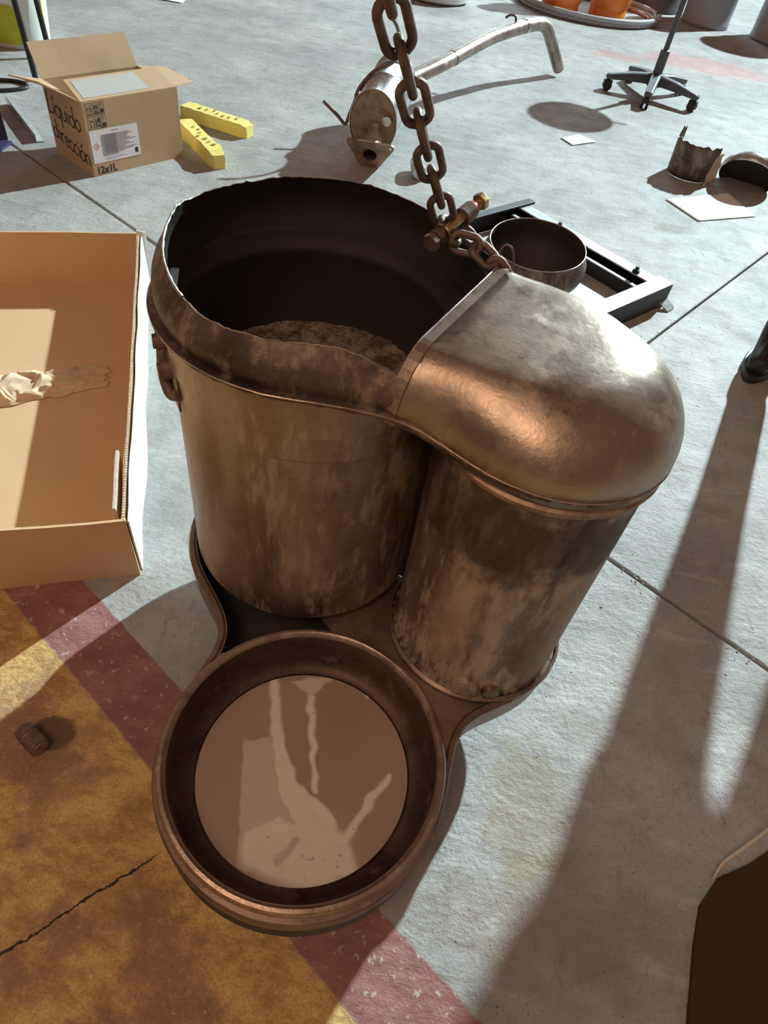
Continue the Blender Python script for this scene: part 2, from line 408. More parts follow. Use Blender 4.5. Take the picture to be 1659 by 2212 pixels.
# base pan: three lobes
fpan = lambda p: smin(smin((p - BC).length - .229, (p - SC_).length - .156, .06), (p - DC).length - .227, .19)
PO = contour(fpan, Vector((0, .66)), 260); PN = normals(PO); n = len(PO)
prof = [(.022, 0.0), (.010, .004), (.004, .015), (0, .03), (-.003, .085), (-.004, .094), (-.001, .099), (.006, .1), (.010, .097)]
V = [(PO[i].x + PN[i].x * d, PO[i].y + PN[i].y * d, z) for d, z in prof for i in range(n)]
F = [(j * n + i, j * n + (i + 1) % n, (j + 1) * n + (i + 1) % n, (j + 1) * n + i) for j in range(len(prof) - 1) for i in range(n)]
part('base_pan', V, F, M['pan'], can)
bm = bmesh.new(); ed = []
def loop(pts, z):
    vs = [bm.verts.new((p.x, p.y - .66, z)) for p in pts]
    return [bm.edges.new((vs[i], vs[(i + 1) % len(vs)])) for i in range(len(vs))]
op_ = []           # open gap in the web on the left, between the large can and the dish
for i in range(n):
    p = PO[i] + PN[i] * .0125; a = math.degrees(math.atan2(p.y - BC.y, p.x - BC.x)) % 360
    if 188 < a < 262 and (p - DC).length > .2345 and p.x < -.1: op_.append(p)
a0 = math.degrees(math.atan2(op_[-1].y - DC.y, op_[-1].x - DC.x))
op_ += [DC + Vector((math.cos(math.radians(a)), math.sin(math.radians(a)))) * .2305 for a in np.linspace(a0, 88, 12)[1:]]
op_ += [BC + Vector((math.cos(math.radians(a)), math.sin(math.radians(a)))) * .175 for a in np.linspace(284, 189, 16)]
ed += loop(op_, .097)
ed += loop([PO[i] + PN[i] * .010 for i in range(0, n, 2)], .097)
ed += loop([DC + Vector((math.cos(a), math.sin(a))) * .2165 for a in np.linspace(0, 2 * PI, 90, endpoint=False)], .097)
bmesh.ops.triangle_fill(bm, edges=ed, use_beauty=True)
me = bpy.data.meshes.new('web_plate'); bm.to_mesh(me); bm.free(); me.materials.append(M['pan'])
o = bpy.data.objects.new('web_plate', me); COL.objects.link(o); o.parent = can; LOC[o] = LOC[can]
v, f = prism([PO[i] + PN[i] * .005 for i in range(0, n)], .014, .017); part('added_black_sheet', v, f, M['soot'], can, smooth=False, label='black sheet added under the open gap of the base pan')  # black sheet added so the open gap reads dark
v, f = lathe([(.2285, .094), (.2285, .016)], DC, 90); part('dish_skirt', v, f, M['soot'], can)
# open dish in front
v, f = lathe([(.2165, .03), (.219, .06), (.2215, .10), (.2205, .114)], DC, 128); part('dish_collar', v, f, M['pan'], can)
v, f = lathe([(.2205, .108), (.2235, .113), (.2235, .118), (.220, .1235), (.215, .1245), (.2105, .1215), (.2085, .116)], DC, 128); part('dish_rim', v, f, M['rim'], can)
v, f = lathe([(.2085, .116), (.2065, .095), (.204, .075), (.199, .060), (.191, .050), (.182, .0445), (.176, .043), (.172, .0455)], DC, 128); part('dish_wall', v, f, M['dishwall'], can)
# dish bottom with settled dust
NR, NA = 90, 220; V = [(DC.x, DC.y, .047)]; F = []
for j in range(1, NR + 1):
    r = .172 * j / NR
    for k in range(NA):
        a = 2 * PI * k / NA; V.append((DC.x + r * math.cos(a), DC.y + r * math.sin(a), .047 - .0015 * (j / NR) ** 2))
F += [(0, 1 + k, 1 + (k + 1) % NA) for k in range(NA)]
for j in range(NR - 1):
    for k in range(NA): F.append((1 + j * NA + k, 1 + (j + 1) * NA + k, 1 + (j + 1) * NA + (k + 1) % NA, 1 + j * NA + (k + 1) % NA))
dish = part('dish_bottom', V, F, M['dish'], can)
def seg(p, a, b): 
    a, b = Vector(a), Vector(b); t = max(0, min(1, (p - a).dot(b - a) / (b - a).length_squared)); return (p - a - (b - a) * t).length, t
DUST = []   # filled below from strokes in dish coordinates
STROKES = [((-.1412, .5593), (-.1091, .4529), .008, .009), ((-.1091, .4529), (-.0753, .3813), .009, .017), ((-.0753, .3813), (-.0134, .3277), .017, .030),
           ((-.0703, .5411), (-.0519, .4632), .006, .006), ((-.0519, .4632), (-.03, .3854), .006, .005), ((.0826, .4238), (.0279, .3208), .006, .008), ((.0138, .5893), (.0268, .5595), .002, .003)]
POLYS = [([(-.1252, .3091), (-.0806, .3338), (-.014, .331), (.0268, .3275), (.0567, .2763), (.0122, .2504), (-.0301, .2377), (-.1218, .2586)], 1.0, .012),
         ([(-.1655, .4426), (-.1223, .4586), (-.0735, .367), (-.0191, .3199), (-.1223, .2604)], .5, .004), ([(-.1151, .5662), (-.0349, .5892), (-.0703, .5411)], .6, .004)]
def poly_d(p, P):           # signed distance, negative inside
    d = 9; ins = False
    for i in range(len(P)):
        a, b = P[i], P[(i + 1) % len(P)]; d = min(d, seg(p, a, b)[0])
        if (a[1] > p.y) != (b[1] > p.y) and p.x < (b[0] - a[0]) * (p.y - a[1]) / (b[1] - a[1]) + a[0]: ins = not ins
    return -d if ins else d
at = dish.data.attributes.new('dust', 'FLOAT', 'POINT')
for i, vv in enumerate(dish.data.vertices):
    p = Vector((vv.co.x, vv.co.y + .66)); q = p + Vector((noise.noise((p.x * 45, p.y * 45, 1)), noise.noise((p.x * 45, p.y * 45, 7)))) * .006
    val = 0
    for a, b, w0, w1 in STROKES:
        d, t = seg(q, a, b); w = w0 + (w1 - w0) * t; val = max(val, 1 - max(0, min(1, (d - w + .003) / .005)))
    for P, w, soft in POLYS: val = max(val, w * (1 - max(0, min(1, (poly_d(q, P) + soft / 2) / soft))))
    d, t = seg(q, (-.045, .3055), (-.0659, .2726)); val *= min(1, .35 + max(0, (d - .005) / .004))
    at.data[i].value = val
# big can
v, f = lathe([(.196, .094), (.196, .108), (.204, .112), (.2115, .117), (.2130, .126), (.2130, .506), (.2133, .508), (.2160, .5105), (.2162, .548), (.2163, .552), (.2190, .5545), (.2195, .60), (.2200, .628)], BC, 144)
v = [(x + .0012 * noise.noise((x * 9, y * 9, z * 9)), y + .0012 * noise.noise((x * 9 + 5, y * 9, z * 9)), z) for x, y, z in v]
part('large_can', v, f, M['can'], can)
v, f = lathe([(.2235, .6345), (.2160, .636), (.2075, .634), (.2060, .612), (.2015, .606), (.2015, .596), (.2060, .590), (.2065, .46), (.2065, .445)], BC, 120); part('inner_wall', v, f, M['soot'], can, label='soot black inner wall')
V = [(BC.x, BC.y, .462)]; F = []
for j in range(1, 40):
    for k in range(120):
        r = .2064 * j / 39; a = 2 * PI * k / 120; x, y = BC.x + r * math.cos(a), BC.y + r * math.sin(a)
        V.append((x, y, .462 + .006 * noise.fractal((x * 30, y * 30, 0), 1, 2, 4) - .012 * math.exp(-((x + .155) ** 2 + (y - 1.02) ** 2) / .00008)))
F += [(0, 1 + k, 1 + (k + 1) % 120) for k in range(120)]
for j in range(38):
    for k in range(120): F.append((1 + j * 120 + k, 1 + (j + 1) * 120 + k, 1 + (j + 1) * 120 + (k + 1) % 120, 1 + j * 120 + (k + 1) % 120))
part('filter_face', V, F, M['ash'], can, label='gritty brown filter face deep inside the large can')
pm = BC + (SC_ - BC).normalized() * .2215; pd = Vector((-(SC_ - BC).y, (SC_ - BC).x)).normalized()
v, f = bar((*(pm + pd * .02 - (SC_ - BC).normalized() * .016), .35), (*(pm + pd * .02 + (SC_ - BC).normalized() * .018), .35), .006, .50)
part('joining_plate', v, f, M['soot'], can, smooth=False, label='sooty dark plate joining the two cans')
# small can
v, f = lathe([(.157, .097), (.157, .102), (.1525, .107), (.1490, .113), (.1490, .30), (.1493, .585), (.1493, .62)], SC_, 120)
v = [(x + .0012 * noise.noise((x * 9, y * 9, z * 9)), y + .0012 * noise.noise((x * 9 + 5, y * 9, z * 9)), z) for x, y, z in v]
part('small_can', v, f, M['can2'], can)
V, F = [], []; n = 160; pr = [(.149, .570), (.1545, .574), (.1575, .580), (.1575, .584), (.153, .588), (.149, .587)]
for r, z in pr:
    for k in range(n):
        a = 2 * PI * k / n; e = noise.noise((math.cos(a) * 5, math.sin(a) * 5, 2)) * .002 + noise.noise((math.cos(a) * 16, math.sin(a) * 16, 4)) * .0012
        V.append((SC_.x + (r + e * (r > .15)) * math.cos(a), SC_.y + (r + e * (r > .15)) * math.sin(a), z + e * 1.4))
for j in range(len(pr) - 1):
    for k in range(n): F.append((j * n + k, j * n + (k + 1) % n, (j + 1) * n + (k + 1) % n, (j + 1) * n + k))
part('weld_collar', V, F, M['weld'], can, label='copper coloured ragged weld collar')
# lid: crossover over both cans
flid = lambda p: smin((p - BC).length - .223, (p - SC_).length - .153, .20)
LO = contour(flid, Vector((-.02, .81)), 320); LN = normals(LO); n = len(LO)
AX = (SC_ - BC).normalized()
def uof(p): return max(0, min(1, (p - BC).dot(AX) / (SC_ - BC).length))
cutP = Vector((.001, .661)); cutN = Vector((.8907, -.4547))
def sm(a, b, x): t = max(0, min(1, (x - a) / (b - a))); return t * t * (3 - 2 * t)
side = [(p - cutP).dot(cutN) for p in LO]
zl = [.630 - .026 * sm(.25, .95, uof(p)) for p in LO]          # seam height
# ---- lower flange lip, ragged sheet edge all round
V, F = [], []
for j, (d, dz) in enumerate([(.004, -.012), (0, -.008), (-.011, -.004), (-.0135, -.001), (-.0135, .002), (-.010, .0035), (.002, .003)]):
    for i in range(n):
        e = (.0018 * noise.noise((LO[i].x * 40, LO[i].y * 40, 0)) + .0012 * noise.noise((LO[i].x * 120, LO[i].y * 120, 3))) * (1 if d < -.005 else .2)
        k = 1 - .55 * sm(.45, .9, uof(LO[i]))
        V.append((LO[i].x + LN[i].x * (d * k + e), LO[i].y + LN[i].y * (d * k + e), zl[i] + dz + e * .8))
for j in range(6):
    for i in range(n): F.append((j * n + i, j * n + (i + 1) % n, (j + 1) * n + (i + 1) % n, (j + 1) * n + i))
part('seam_flange', V, F, M['band'], can)
# bright worn line on the flange edge
part('seam_edge', *tube([(LO[i].x - LN[i].x * .0128 * (1 - .55 * sm(.45, .9, uof(LO[i]))), LO[i].y - LN[i].y * .0128 * (1 - .55 * sm(.45, .9, uof(LO[i]))), zl[i] + .0022 + .0008 * noise.noise((LO[i].x * 90, LO[i].y * 90, 5))) for i in range(n)], .0013, 6, closed=True), M['rim'], can)
# ---- band left round the opening over the large can
ang = [math.degrees(math.atan2(p.y - BC.y, p.x - BC.x)) % 360 for p in LO]
CUT = [(0, .712), (40, .716), (90, .719), (130, .715), (160, .716), (175, .722), (195, .712), (222, .688), (238, .682), (258, .688), (275, .692), (300, .690), (330, .692), (360, .712)]
def zc(a):
    for (a0, z0), (a1, z1) in zip(CUT, CUT[1:]):
        if a0 <= a <= a1: return z0 + (z1 - z0) * (a - a0) / (a1 - a0)
ids = [i for i in range(n) if side[i] < .004]
k0 = next(k for k in range(len(ids)) if ids[k - 1] != (ids[k] - 1) % n); ids = ids[k0:] + ids[:k0]
V, F = [], []; TS = 14; ztop = []
for q, i in enumerate(ids):
    rag = .0022 * noise.noise((LO[i].x * 70, LO[i].y * 70, 9)) + .0012 * noise.noise((LO[i].x * 190, LO[i].y * 190, 9))
    za = zl[i] + .002; zb_ = zc(ang[i]) + rag - (.022 * sm(-.07, .0, side[i]) if LO[i].y < .78 else 0)
    for j in range(TS + 1):
        t = j / TS; dent = .004 * noise.noise((LO[i].x * 12, LO[i].y * 12, t * 1.5))
        d = -.001 - .004 * math.sin(PI * min(1, t * 1.25)) + .019 * t ** 3.2 + dent * t
        V.append((LO[i].x + LN[i].x * d, LO[i].y + LN[i].y * d, za + (zb_ - za) * t))
    ztop.append(V[-1])
for q in range(len(ids) - 1):
    for j in range(TS): a = q * (TS + 1) + j; F.append((a, a + TS + 1, a + TS + 2, a + 1))
band = part('cut_lid_band', V, F, M['band'], can)
br = [q for q, i in enumerate(ids) if 172 < ang[i] < 226]
for nm, q0, q1, r_, mt_, lb in (('cut_edge', 0, br[0] + 1, .0009, 'rim', None), ('cut_edge', br[0], br[-1] + 1, .0020, 'edge', 'bright torn stretch of the cut edge'), ('cut_edge', br[-1], len(ztop), .0009, 'rim', None)):
    seg_ = ztop[q0:q1]
    if len(seg_) > 2: part(nm, *tube([(x, y, z + .0003) for x, y, z in seg_], [r_ * random.uniform(.75, 1.3) for _ in seg_], 6), M[mt_], can, label=lb)
# inside skin of the band (soot)
V2 = []
for q, i in enumerate(ids):
    for j in range(TS + 1):
        x, y, z = V[q * (TS + 1) + j]; V2.append((x + LN[i].x * .003, y + LN[i].y * .003, z - .0005))
part('lid_inner_skin', V2, F, M['soot'], can, label='sooty inner face of the lid')
# ---- hood over the small can
V, F = [], []; rings = []
TJ = [0, .03, .08, .15, .24, .34, .45, .57, .69, .81, .91, 1.0]
for i in range(n):
    u = (LO[i] - cutP).dot(cutN); r = .052 + .066 * sm(.03, .24, u)
    zt = .714; z0 = zl[i] - .010
    row = [Vector((LO[i].x - LN[i].x * .005, LO[i].y - LN[i].y * .005, z0)), Vector((LO[i].x - LN[i].x * .006, LO[i].y - LN[i].y * .006, z0 + .022))]
    for t in TJ:
        d = r * (1 - math.cos(t * PI / 2)) - .006 * (1 - t); h = math.sin(t * PI / 2); zz = z0 + .024 + (zt - z0 - .024) * h
        row.append(Vector((LO[i].x + LN[i].x * d, LO[i].y + LN[i].y * d, zz)))
    rings.append(row)
K = len(rings[0])
for row in rings: V += row
for i in range(n):
    for j in range(K - 1): a = i * K + j; b = ((i + 1) % n) * K + j; F.append((a, b, b + 1, a + 1))
F.append(tuple(i * K + K - 1 for i in range(n)))
bm = bmesh.new(); vs = [bm.verts.new((p.x, p.y, p.z)) for p in V]
for q in F:
    try: bm.faces.new([vs[i] for i in q])
    except ValueError: pass
bmesh.ops.remove_doubles(bm, verts=bm.verts, dist=1e-4)
bmesh.ops.bisect_plane(bm, geom=bm.verts[:] + bm.edges[:] + bm.faces[:], plane_co=(cutP.x, cutP.y, .7), plane_no=(cutN.x, cutN.y, 0), clear_inner=True)
cap = max(bm.faces, key=lambda q: len(q.verts)); cv = list(cap.verts); cc_ = sum((v.co for v in cv), Vector()) / len(cv); bm.faces.remove(cap)
ring0 = cv
for t in (.2, .4, .6, .8):
    ring1 = [bm.verts.new(v.co.lerp(cc_, t)) for v in cv]
    for i in range(len(cv)):
        j = (i + 1) % len(cv); bm.faces.new((ring0[i], ring0[j], ring1[j], ring1[i]))
    ring0 = ring1
tip = bm.verts.new(cc_)
for i in range(len(cv)): bm.faces.new((ring0[i], ring0[(i + 1) % len(cv)], tip))
cdv = Vector((.4547, .8907)); vmax = max((v.co.xy - cutP).dot(cdv) for v in bm.verts) - .05
for v in bm.verts:          # the crest runs near the back, the roof falls gently to the front
    w = max(0, vmax - (v.co.xy - cutP).dot(cdv)); k = max(0, min(1, (v.co.z - .60) / .114)); v.co.z += (.008 - .50 * w * w) * k
cutv = [tuple(v.co) for v in bm.verts if abs((v.co.xy - cutP).dot(cutN)) < 1e-4]
bm.verts.index_update(); HV = [tuple(v.co) for v in bm.verts]; HF = [tuple(v.index for v in q.verts) for q in bm.faces]; bm.free()
hood = part('hood', HV, HF, M['hood'], can, solid=.004, angle=60)
cd = Vector((.4547, .8907)); cutv.sort(key=lambda p: (Vector((p[0], p[1])) - cutP).dot(cd))
# order along the section: front low -> front shoulder -> flat -> back shoulder -> back low
ctr = Vector((0.06, .66)); mid = [(Vector((p[0], p[1])) - cutP).dot(cd) for p in cutv]; mc = (min(mid) + max(mid)) / 2
cutv.sort(key=lambda p: math.atan2(p[2] - .56, mc - (Vector((p[0], p[1])) - cutP).dot(cd)))
strip = []
for x, y, z in cutv: strip.append((x, y, z))
part('hood_edge_strip', *join(*[bar((Vector(a) - Vector((cutN.x, cutN.y, 0)) * .004) + Vector((0, 0, .001)), (Vector(b) - Vector((cutN.x, cutN.y, 0)) * .004) + Vector((0, 0, .001)), .016, .004, upv=(cutN.x * .0, 0, 1) if False else (Vector(((a[0] + b[0]) / 2, (a[1] + b[1]) / 2, (a[2] + b[2]) / 2)) - Vector((.0615, .78, .56)))) for a, b in zip(strip, strip[1:]) if (Vector(a) - Vector(b)).length > 1e-4]), M['hood'], can, smooth=False)
ew = [Vector(p) - Vector((cutN.x, cutN.y, 0)) * .011 + Vector((0, 0, .002)) for p in strip]
part('hood_edge', *tube([p for i, p in enumerate(ew) if i == 0 or (p - ew[i - 1]).length > .0015], .0016, 6), M['edge'], can, label='bright cut edge of the hood')
# small dent ring on the hood top
dc = Vector((.166, .772))
v, f = tube([(dc.x + .012 * math.cos(a), dc.y + .012 * math.sin(a), .7142) for a in np.linspace(0, 2 * PI, 24, endpoint=False)], .0012, 6, closed=True)
part('punch_mark', v, f, M['hood'], can)
# sensor bosses and bent bracket on the left of the large can
def radial(c, R, adeg, z, out): a = math.radians(adeg); return Vector((c.x + (R + out) * math.cos(a), c.y + (R + out) * math.sin(a), z))
for ad, z in ((203, .575), (211, .548)):
    a = radial(BC, .212, ad, z, 0); b = radial(BC, .212, ad, z, .020)
    part('sensor_boss', *join(tube([a, b], [.015, .0145], 18), tube([b, b + (b - a) * .25], [.0105, .0105], 18)), M['rust'], can)
pts = [radial(BC, .212, 202, .598, .008), radial(BC, .212, 204, .57, .012), radial(BC, .212, 208, .535, .016), radial(BC, .212, 213, .512, .013), radial(BC, .212, 218, .52, .004)]
part('bracket', *tube(spline(pts, 6), .009, 10), M['rust'], can)
v, f = sheet([radial(BC, .2135, 205, .575, .002), radial(BC, .2135, 218, .565, .002), radial(BC, .2135, 218, .49, .002), radial(BC, .2135, 205, .50, .002)], 8, 2, lambda p, s, t: Vector((*(BC + (p.xy - BC).normalized() * .217), p.z)))
part('bracket_plate', v, f, M['can'], can, solid=.003, off=1)
# drain bosses at the foot of the small can
a0 = -93
for ad, r, h in ((-96, .026, .125), (-79, .016, .122)):
    a = radial(SC_, .147, ad, h, 0); b = radial(SC_, .147, ad, h, .012)
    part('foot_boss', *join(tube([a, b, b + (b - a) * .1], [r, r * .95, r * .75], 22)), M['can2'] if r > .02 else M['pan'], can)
v, f = lathe([(.158, .097), (.1625, .100), (.1625, .105), (.157, .109)], SC_, 100)
v = [(x + .0012 * noise.noise((x * 60, y * 60, 0)), y, z + .001 * noise.noise((x * 60, y * 60, 4))) for x, y, z in v]
part('foot_weld', v, f, M['pan'], can)

# ------------------------------------------------------------------ chain and bolt
def link_mesh(p, w, d):
    """stadium loop in XZ plane; p pitch (inner length), w outer width, d wire diameter"""
    r = d / 2; hw = w / 2 - r; hl = p / 2 + r - hw; pts = []
    for k in range(9): a = PI * k / 8; pts.append((hw * math.cos(a), 0, hl + hw * math.sin(a)))
    for k in range(9): a = PI + PI * k / 8; pts.append((hw * math.cos(a), 0, -hl + hw * math.sin(a)))
    return tube(pts, r, 12, closed=True, start=Vector((0, 1, 0)))
chain_bot, chain_top = Vector((.006, .892, .775)), Vector((-.066, .725, .998))
ch = thing('lifting_chain', 'rusty iron link chain hanging from above onto the rim of the canister', 'chain', tuple(chain_bot))
ax = (chain_top - chain_bot); NLK = 6; pit = ax.length / NLK; ax.normalize()
lm_ = link_mesh(pit * 1.02, .0365, .0100)
view = (Vector((0, 0, H)) - chain_bot).normalized(); side_v = ax.cross(view).normalized(); dep = side_v.cross(ax)
me_link = None
def add_link(c, axis, x, mesh=lm_):
    x = (x - axis * x.dot(axis)).normalized(); y = axis.cross(x)
    Mx = to_frame(c, x, y, axis); v, f = xf(mesh, Mx)
    return part('chain_link', v, f, M['rust'], ch)
for k in range(NLK + 8):
    c = chain_bot + ax * (pit * k)
    tw = math.radians(5 * math.sin(k * 1.3)); vw = (Vector((0, 0, H)) - c).normalized(); sv_ = ax.cross(vw).normalized()
    x = sv_ if k % 2 == 0 else sv_.cross(ax)
    x2 = x * math.cos(tw) + ax.cross(x) * math.sin(tw)
    add_link(c, ax, x2)
# links below the bolt, lying along the rim to the hood corner
low = [Vector((.028, .905, .748)), Vector((.047, .905, .742)), Vector((.070, .893, .735)), Vector((.088, .882, .722))]
lowp = [(chain_bot - ax * pit * .55), Vector((.030, .890, .737)), Vector((.062, .888, .735)), Vector((.086, .872, .724)), Vector((.104, .868, .708))]
for k in range(len(lowp) - 1):
    a, b = lowp[k], lowp[k + 1]; t = (b - a).normalized(); c = (a + b) / 2
    x = side_v if k % 2 else dep
    m2 = link_mesh(max(.022, (b - a).length * .95), .034, .0105)
    add_link(c, t, x, m2)
add_link(Vector((.040, .918, .738)), Vector((.8, .1, -.45)).normalized(), Vector((0, 1, .4)), link_mesh(.034, .034, .0105))
# gold bolt through the links
bA, bB = Vector((.002, .868, .742)), Vector((.056, .952, .768))
bd = (bB - bA).normalized()
bo = thing('hook_bolt', 'gold coloured hex bolt with nuts and a red mark pushed through the chain links', 'bolt', tuple(bA))
part('shank', *tube([bA - bd * .004, bB], .0065, 16), M['brass'], bo)
def hexm(c, d, r, h): 
    u, w = frame(d); V = [c + s * h / 2 * d + r * (math.cos(k * PI / 3) * u + math.sin(k * PI / 3) * w) for s in (-1, 1) for k in range(6)]
    return V, [tuple(range(6))[::-1], tuple(range(6, 12))] + [(k, (k + 1) % 6, 6 + (k + 1) % 6, 6 + k) for k in range(6)]
part('bolt_head', *hexm(bB + bd * .003, bd, .0125, .009), M['brass'], bo, smooth=False, bevel=.001)
part('nut', *hexm(bA + bd * .010, bd, .0122, .009), M['rust'], bo, smooth=False, bevel=.001)
part('nut', *hexm(bA - bd * .003, bd, .0130, .009), M['rust'], bo, smooth=False, bevel=.001)
part('washer', *tube([bA + bd * .018, bA + bd * .0205], .0135, 20), M['brass'], bo)
part('spacer', *tube([bB - bd * .040, bB - bd * .020], .0125, 18), M['rust'], bo)
part('red_collar', *tube([bB - bd * .020, bB - bd * .012], [.011, .0095], 14), M['redpaint'], bo, label='red painted collar')
# thin wire loop at the hood corner
wl = thing('wire_loop', 'thin bent wire loop sticking up at the corner of the hood beside the chain end', 'wire', (.1, .88, .705))
part('wire', *tube(spline([(.090, .885, .722), (.098, .90, .738), (.110, .896, .738), (.116, .886, .722), (.116, .88, .700)], 6), .0016, 6), M['rust'], wl)

# the whole lifted assembly hangs a little above the floor on its chain
LIFT = .912
for t_ in (can, ch, bo, wl):
    t_.location = Vector((0, 0, H)) + (t_.location - Vector((0, 0, H))) * LIFT; t_.scale = (LIFT,) * 3
# ------------------------------------------------------------------ cardboard tray on the left
tr = thing('cardboard_tray', 'long shallow brown cardboard tray with a white outer side, left of the canister', 'tray', (-.9, 1.2, 0))
ex, ey = Vector((.9425, .334, 0)), Vector((-.334, .9425, 0)); o0 = Vector((-.469, .764, 0))      # near right corner
def TP(x, y, z): return o0 + ex * x + ey * y + Vector((0, 0, z))
TL, TW, TH = 1.13, .82, .156
def panel(name, q, mat, th=.006, nx=12, ny=6, warp=.0, label=None):
    def fn(p, s, t): return p + Vector((warp * noise.noise((p.x * 6, p.y * 6, p.z * 6)), warp * noise.noise((p.x * 6 + 9, p.y * 6, p.z * 6)), 0))
    v, f = sheet(q, nx, ny, fn); return part(name, v, f, mat, tr, solid=th, smooth=False, off=0, label=label)
panel('tray_bottom', [TP(-TW, 0, .004), TP(0, 0, .004), TP(0, TL, .004), TP(-TW, TL, .004)], M['boardin'])
panel('front_wall', [TP(-TW, 0, 0), TP(0, 0, 0), TP(-.004, .012, TH), TP(-TW, .012, TH)], M['boardin'], warp=.004)
panel('back_wall', [TP(-TW, TL, 0), TP(0, TL, 0), TP(-.0, TL + .012, TH), TP(-TW, TL + .012, TH)], M['boardin'], warp=.004)
panel('left_wall', [TP(-TW, 0, 0), TP(-TW, TL, 0), TP(-TW, TL, TH), TP(-TW, 0, TH)], M['boardin'], warp=.004)
panel('right_wall', [TP(-.004, .01, .002), TP(-.004, TL, .002), TP(-.010, TL, TH), TP(-.010, .01, TH)], M['boardin'], .005, 24, 4, .006)
panel('white_liner', [TP(.002, .01, 0), TP(.002, TL + .01, 0), TP(.0, TL + .01, TH - .004), TP(.0, .01, TH - .004)], M['boardwhite'], .003, 24, 4, .006, 'white outer face of the right wall')
ed_ = []
for k in range(150):
    y0, y1 = .02 + k * (TL - .04) / 150, .02 + (k + .7) * (TL - .04) / 150
    ed_.append(bar(TP(-.0085, y0, TH + .0006), TP(-.0085, y1, TH + .0006), .005, .0016))
o = part('corrugated_edge', *join(*ed_), M['boardedge'], tr, smooth=False); o['kind'] = 'stuff'
panel('end_tab', [TP(-.020, .04, .01), TP(-.020, .20, .01), TP(-.026, .20, TH + .004), TP(-.026, .04, TH + .004)], M['boardedge'], .006, 6, 4, .004)
panel('corner_flap', [TP(-.02, TL - .0, .02), TP(.010, TL + .008, .02), TP(.012, TL + .01, TH + .004), TP(-.014, TL + .01, TH + .010)], M['boardwhite'], .004, 4, 4, .004)
# crumpled paper in the tray
cp = thing('crumpled_paper', 'strip of crumpled tan packing paper lying in the cardboard tray', 'paper', (-1.0, 1.3, .01))
def crumple(p, s, t):
    f = lambda q: abs(noise.noise(q))
    h = .030 * f((p.x * 16, p.y * 16, 1)) + .018 * f((p.x * 38, p.y * 38, 4)) + .008 * f((p.x * 90, p.y * 90, 6))
    e = min(1, 6 * min(s, 1 - s, t, 1 - t)); wob = .02 * noise.noise((s * 5, t * 5, 2))
    return Vector((p.x + wob + .012 * noise.noise((p.x * 30, p.y * 30, 8)), p.y + wob + .012 * noise.noise((p.x * 30, p.y * 30, 9)), .009 + h * e + .012 * e * math.sin(PI * t)))
v, f = sheet([TP(-.72, .43, .01), TP(-.09, .61, .01), TP(-.10, .70, .01), TP(-.75, .62, .01)], 110, 34, crumple)
part('paper_sheet', v, f, M['kraft'], cp, smooth=True, angle=25, solid=.0006)

# ------------------------------------------------------------------ cardboard box with writing
bx = thing('cardboard_box', 'open brown cardboard box with black handwriting and a white label, behind the cardboard tray', 'box', (-1.3, 2.7, 0))
A0, A1, A3 = Vector((-1.299, 2.486, 0)), Vector((-1.067, 2.806, 0)), Vector((-1.511, 2.641, 0))
bu = (A1 - A0).normalized(); bv = Vector((-bu.y, bu.x, 0)); BWd, BDp, BHt = (A1 - A0).length, (A3 - A0).length, .252
def BP(s, t, z): return A0 + bu * s + bv * t + Vector((0, 0, z))
def bpan(name, q, mat='board', th=.004, nx=8, ny=6, warp=.003, par=None, label=None):
    def fn(p, s, t): return p + Vector((warp * noise.noise((p.x * 8, p.y * 8, p.z * 8)), warp * noise.noise((p.x * 8 + 9, p.y * 8, p.z * 8)), 0)) * (4 * s * (1 - s) + .2)
    v, f = sheet(q, nx, ny, fn); return part(name, v, f, M[mat], par or bx, solid=th, smooth=False, off=0, label=label)
bpan('front_panel', [BP(0, 0, 0), BP(BWd, 0, 0), BP(BWd, 0, BHt), BP(0, 0, BHt)], warp=0)
bpan('left_panel', [BP(0, BDp, 0), BP(0, 0, 0), BP(0, 0, BHt), BP(0, BDp, BHt)], warp=0)
bpan('right_panel', [BP(BWd, 0, 0), BP(BWd, BDp, 0), BP(BWd, BDp, BHt), BP(BWd, 0, BHt)])
bpan('back_panel', [BP(0, BDp, 0), BP(BWd, BDp, 0), BP(BWd, BDp, BHt), BP(0, BDp, BHt)])
bpan('bottom_panel', [BP(0, 0, .003), BP(BWd, 0, .003), BP(BWd, BDp, .003), BP(0, BDp, .003)])
bpan('back_flap', [BP(0, BDp, BHt), BP(BWd, BDp, BHt), BP(BWd - .01, BDp + .045, BHt + .105), BP(-.005, BDp + .045, BHt + .105)], 'board')
bpan('left_flap', [BP(0, 0, BHt), BP(0, BDp, BHt), BP(-.12, BDp - .01, BHt + .030), BP(-.12, .03, BHt + .068)])
bpan('right_flap', [BP(BWd, 0.01, BHt), BP(BWd, BDp, BHt), BP(BWd + .115, BDp - .02, BHt - .01), BP(BWd + .115, .05, BHt - .012)])
ff = bpan('front_flap', [BP(0, 0, BHt), BP(BWd, 0, BHt), BP(BWd - .012, .122, BHt + .034), BP(.012, .122, BHt + .034)], warp=.001)
v, f = sheet([BP(.02, .012, BHt + .0065), BP(BWd * .72, .012, BHt + .0065), BP(BWd * .72, .108, BHt + .0335), BP(.03, .108, BHt + .0335)])
part('blank_label', v, f, M['greylabel'], ff, smooth=False, solid=.0008)
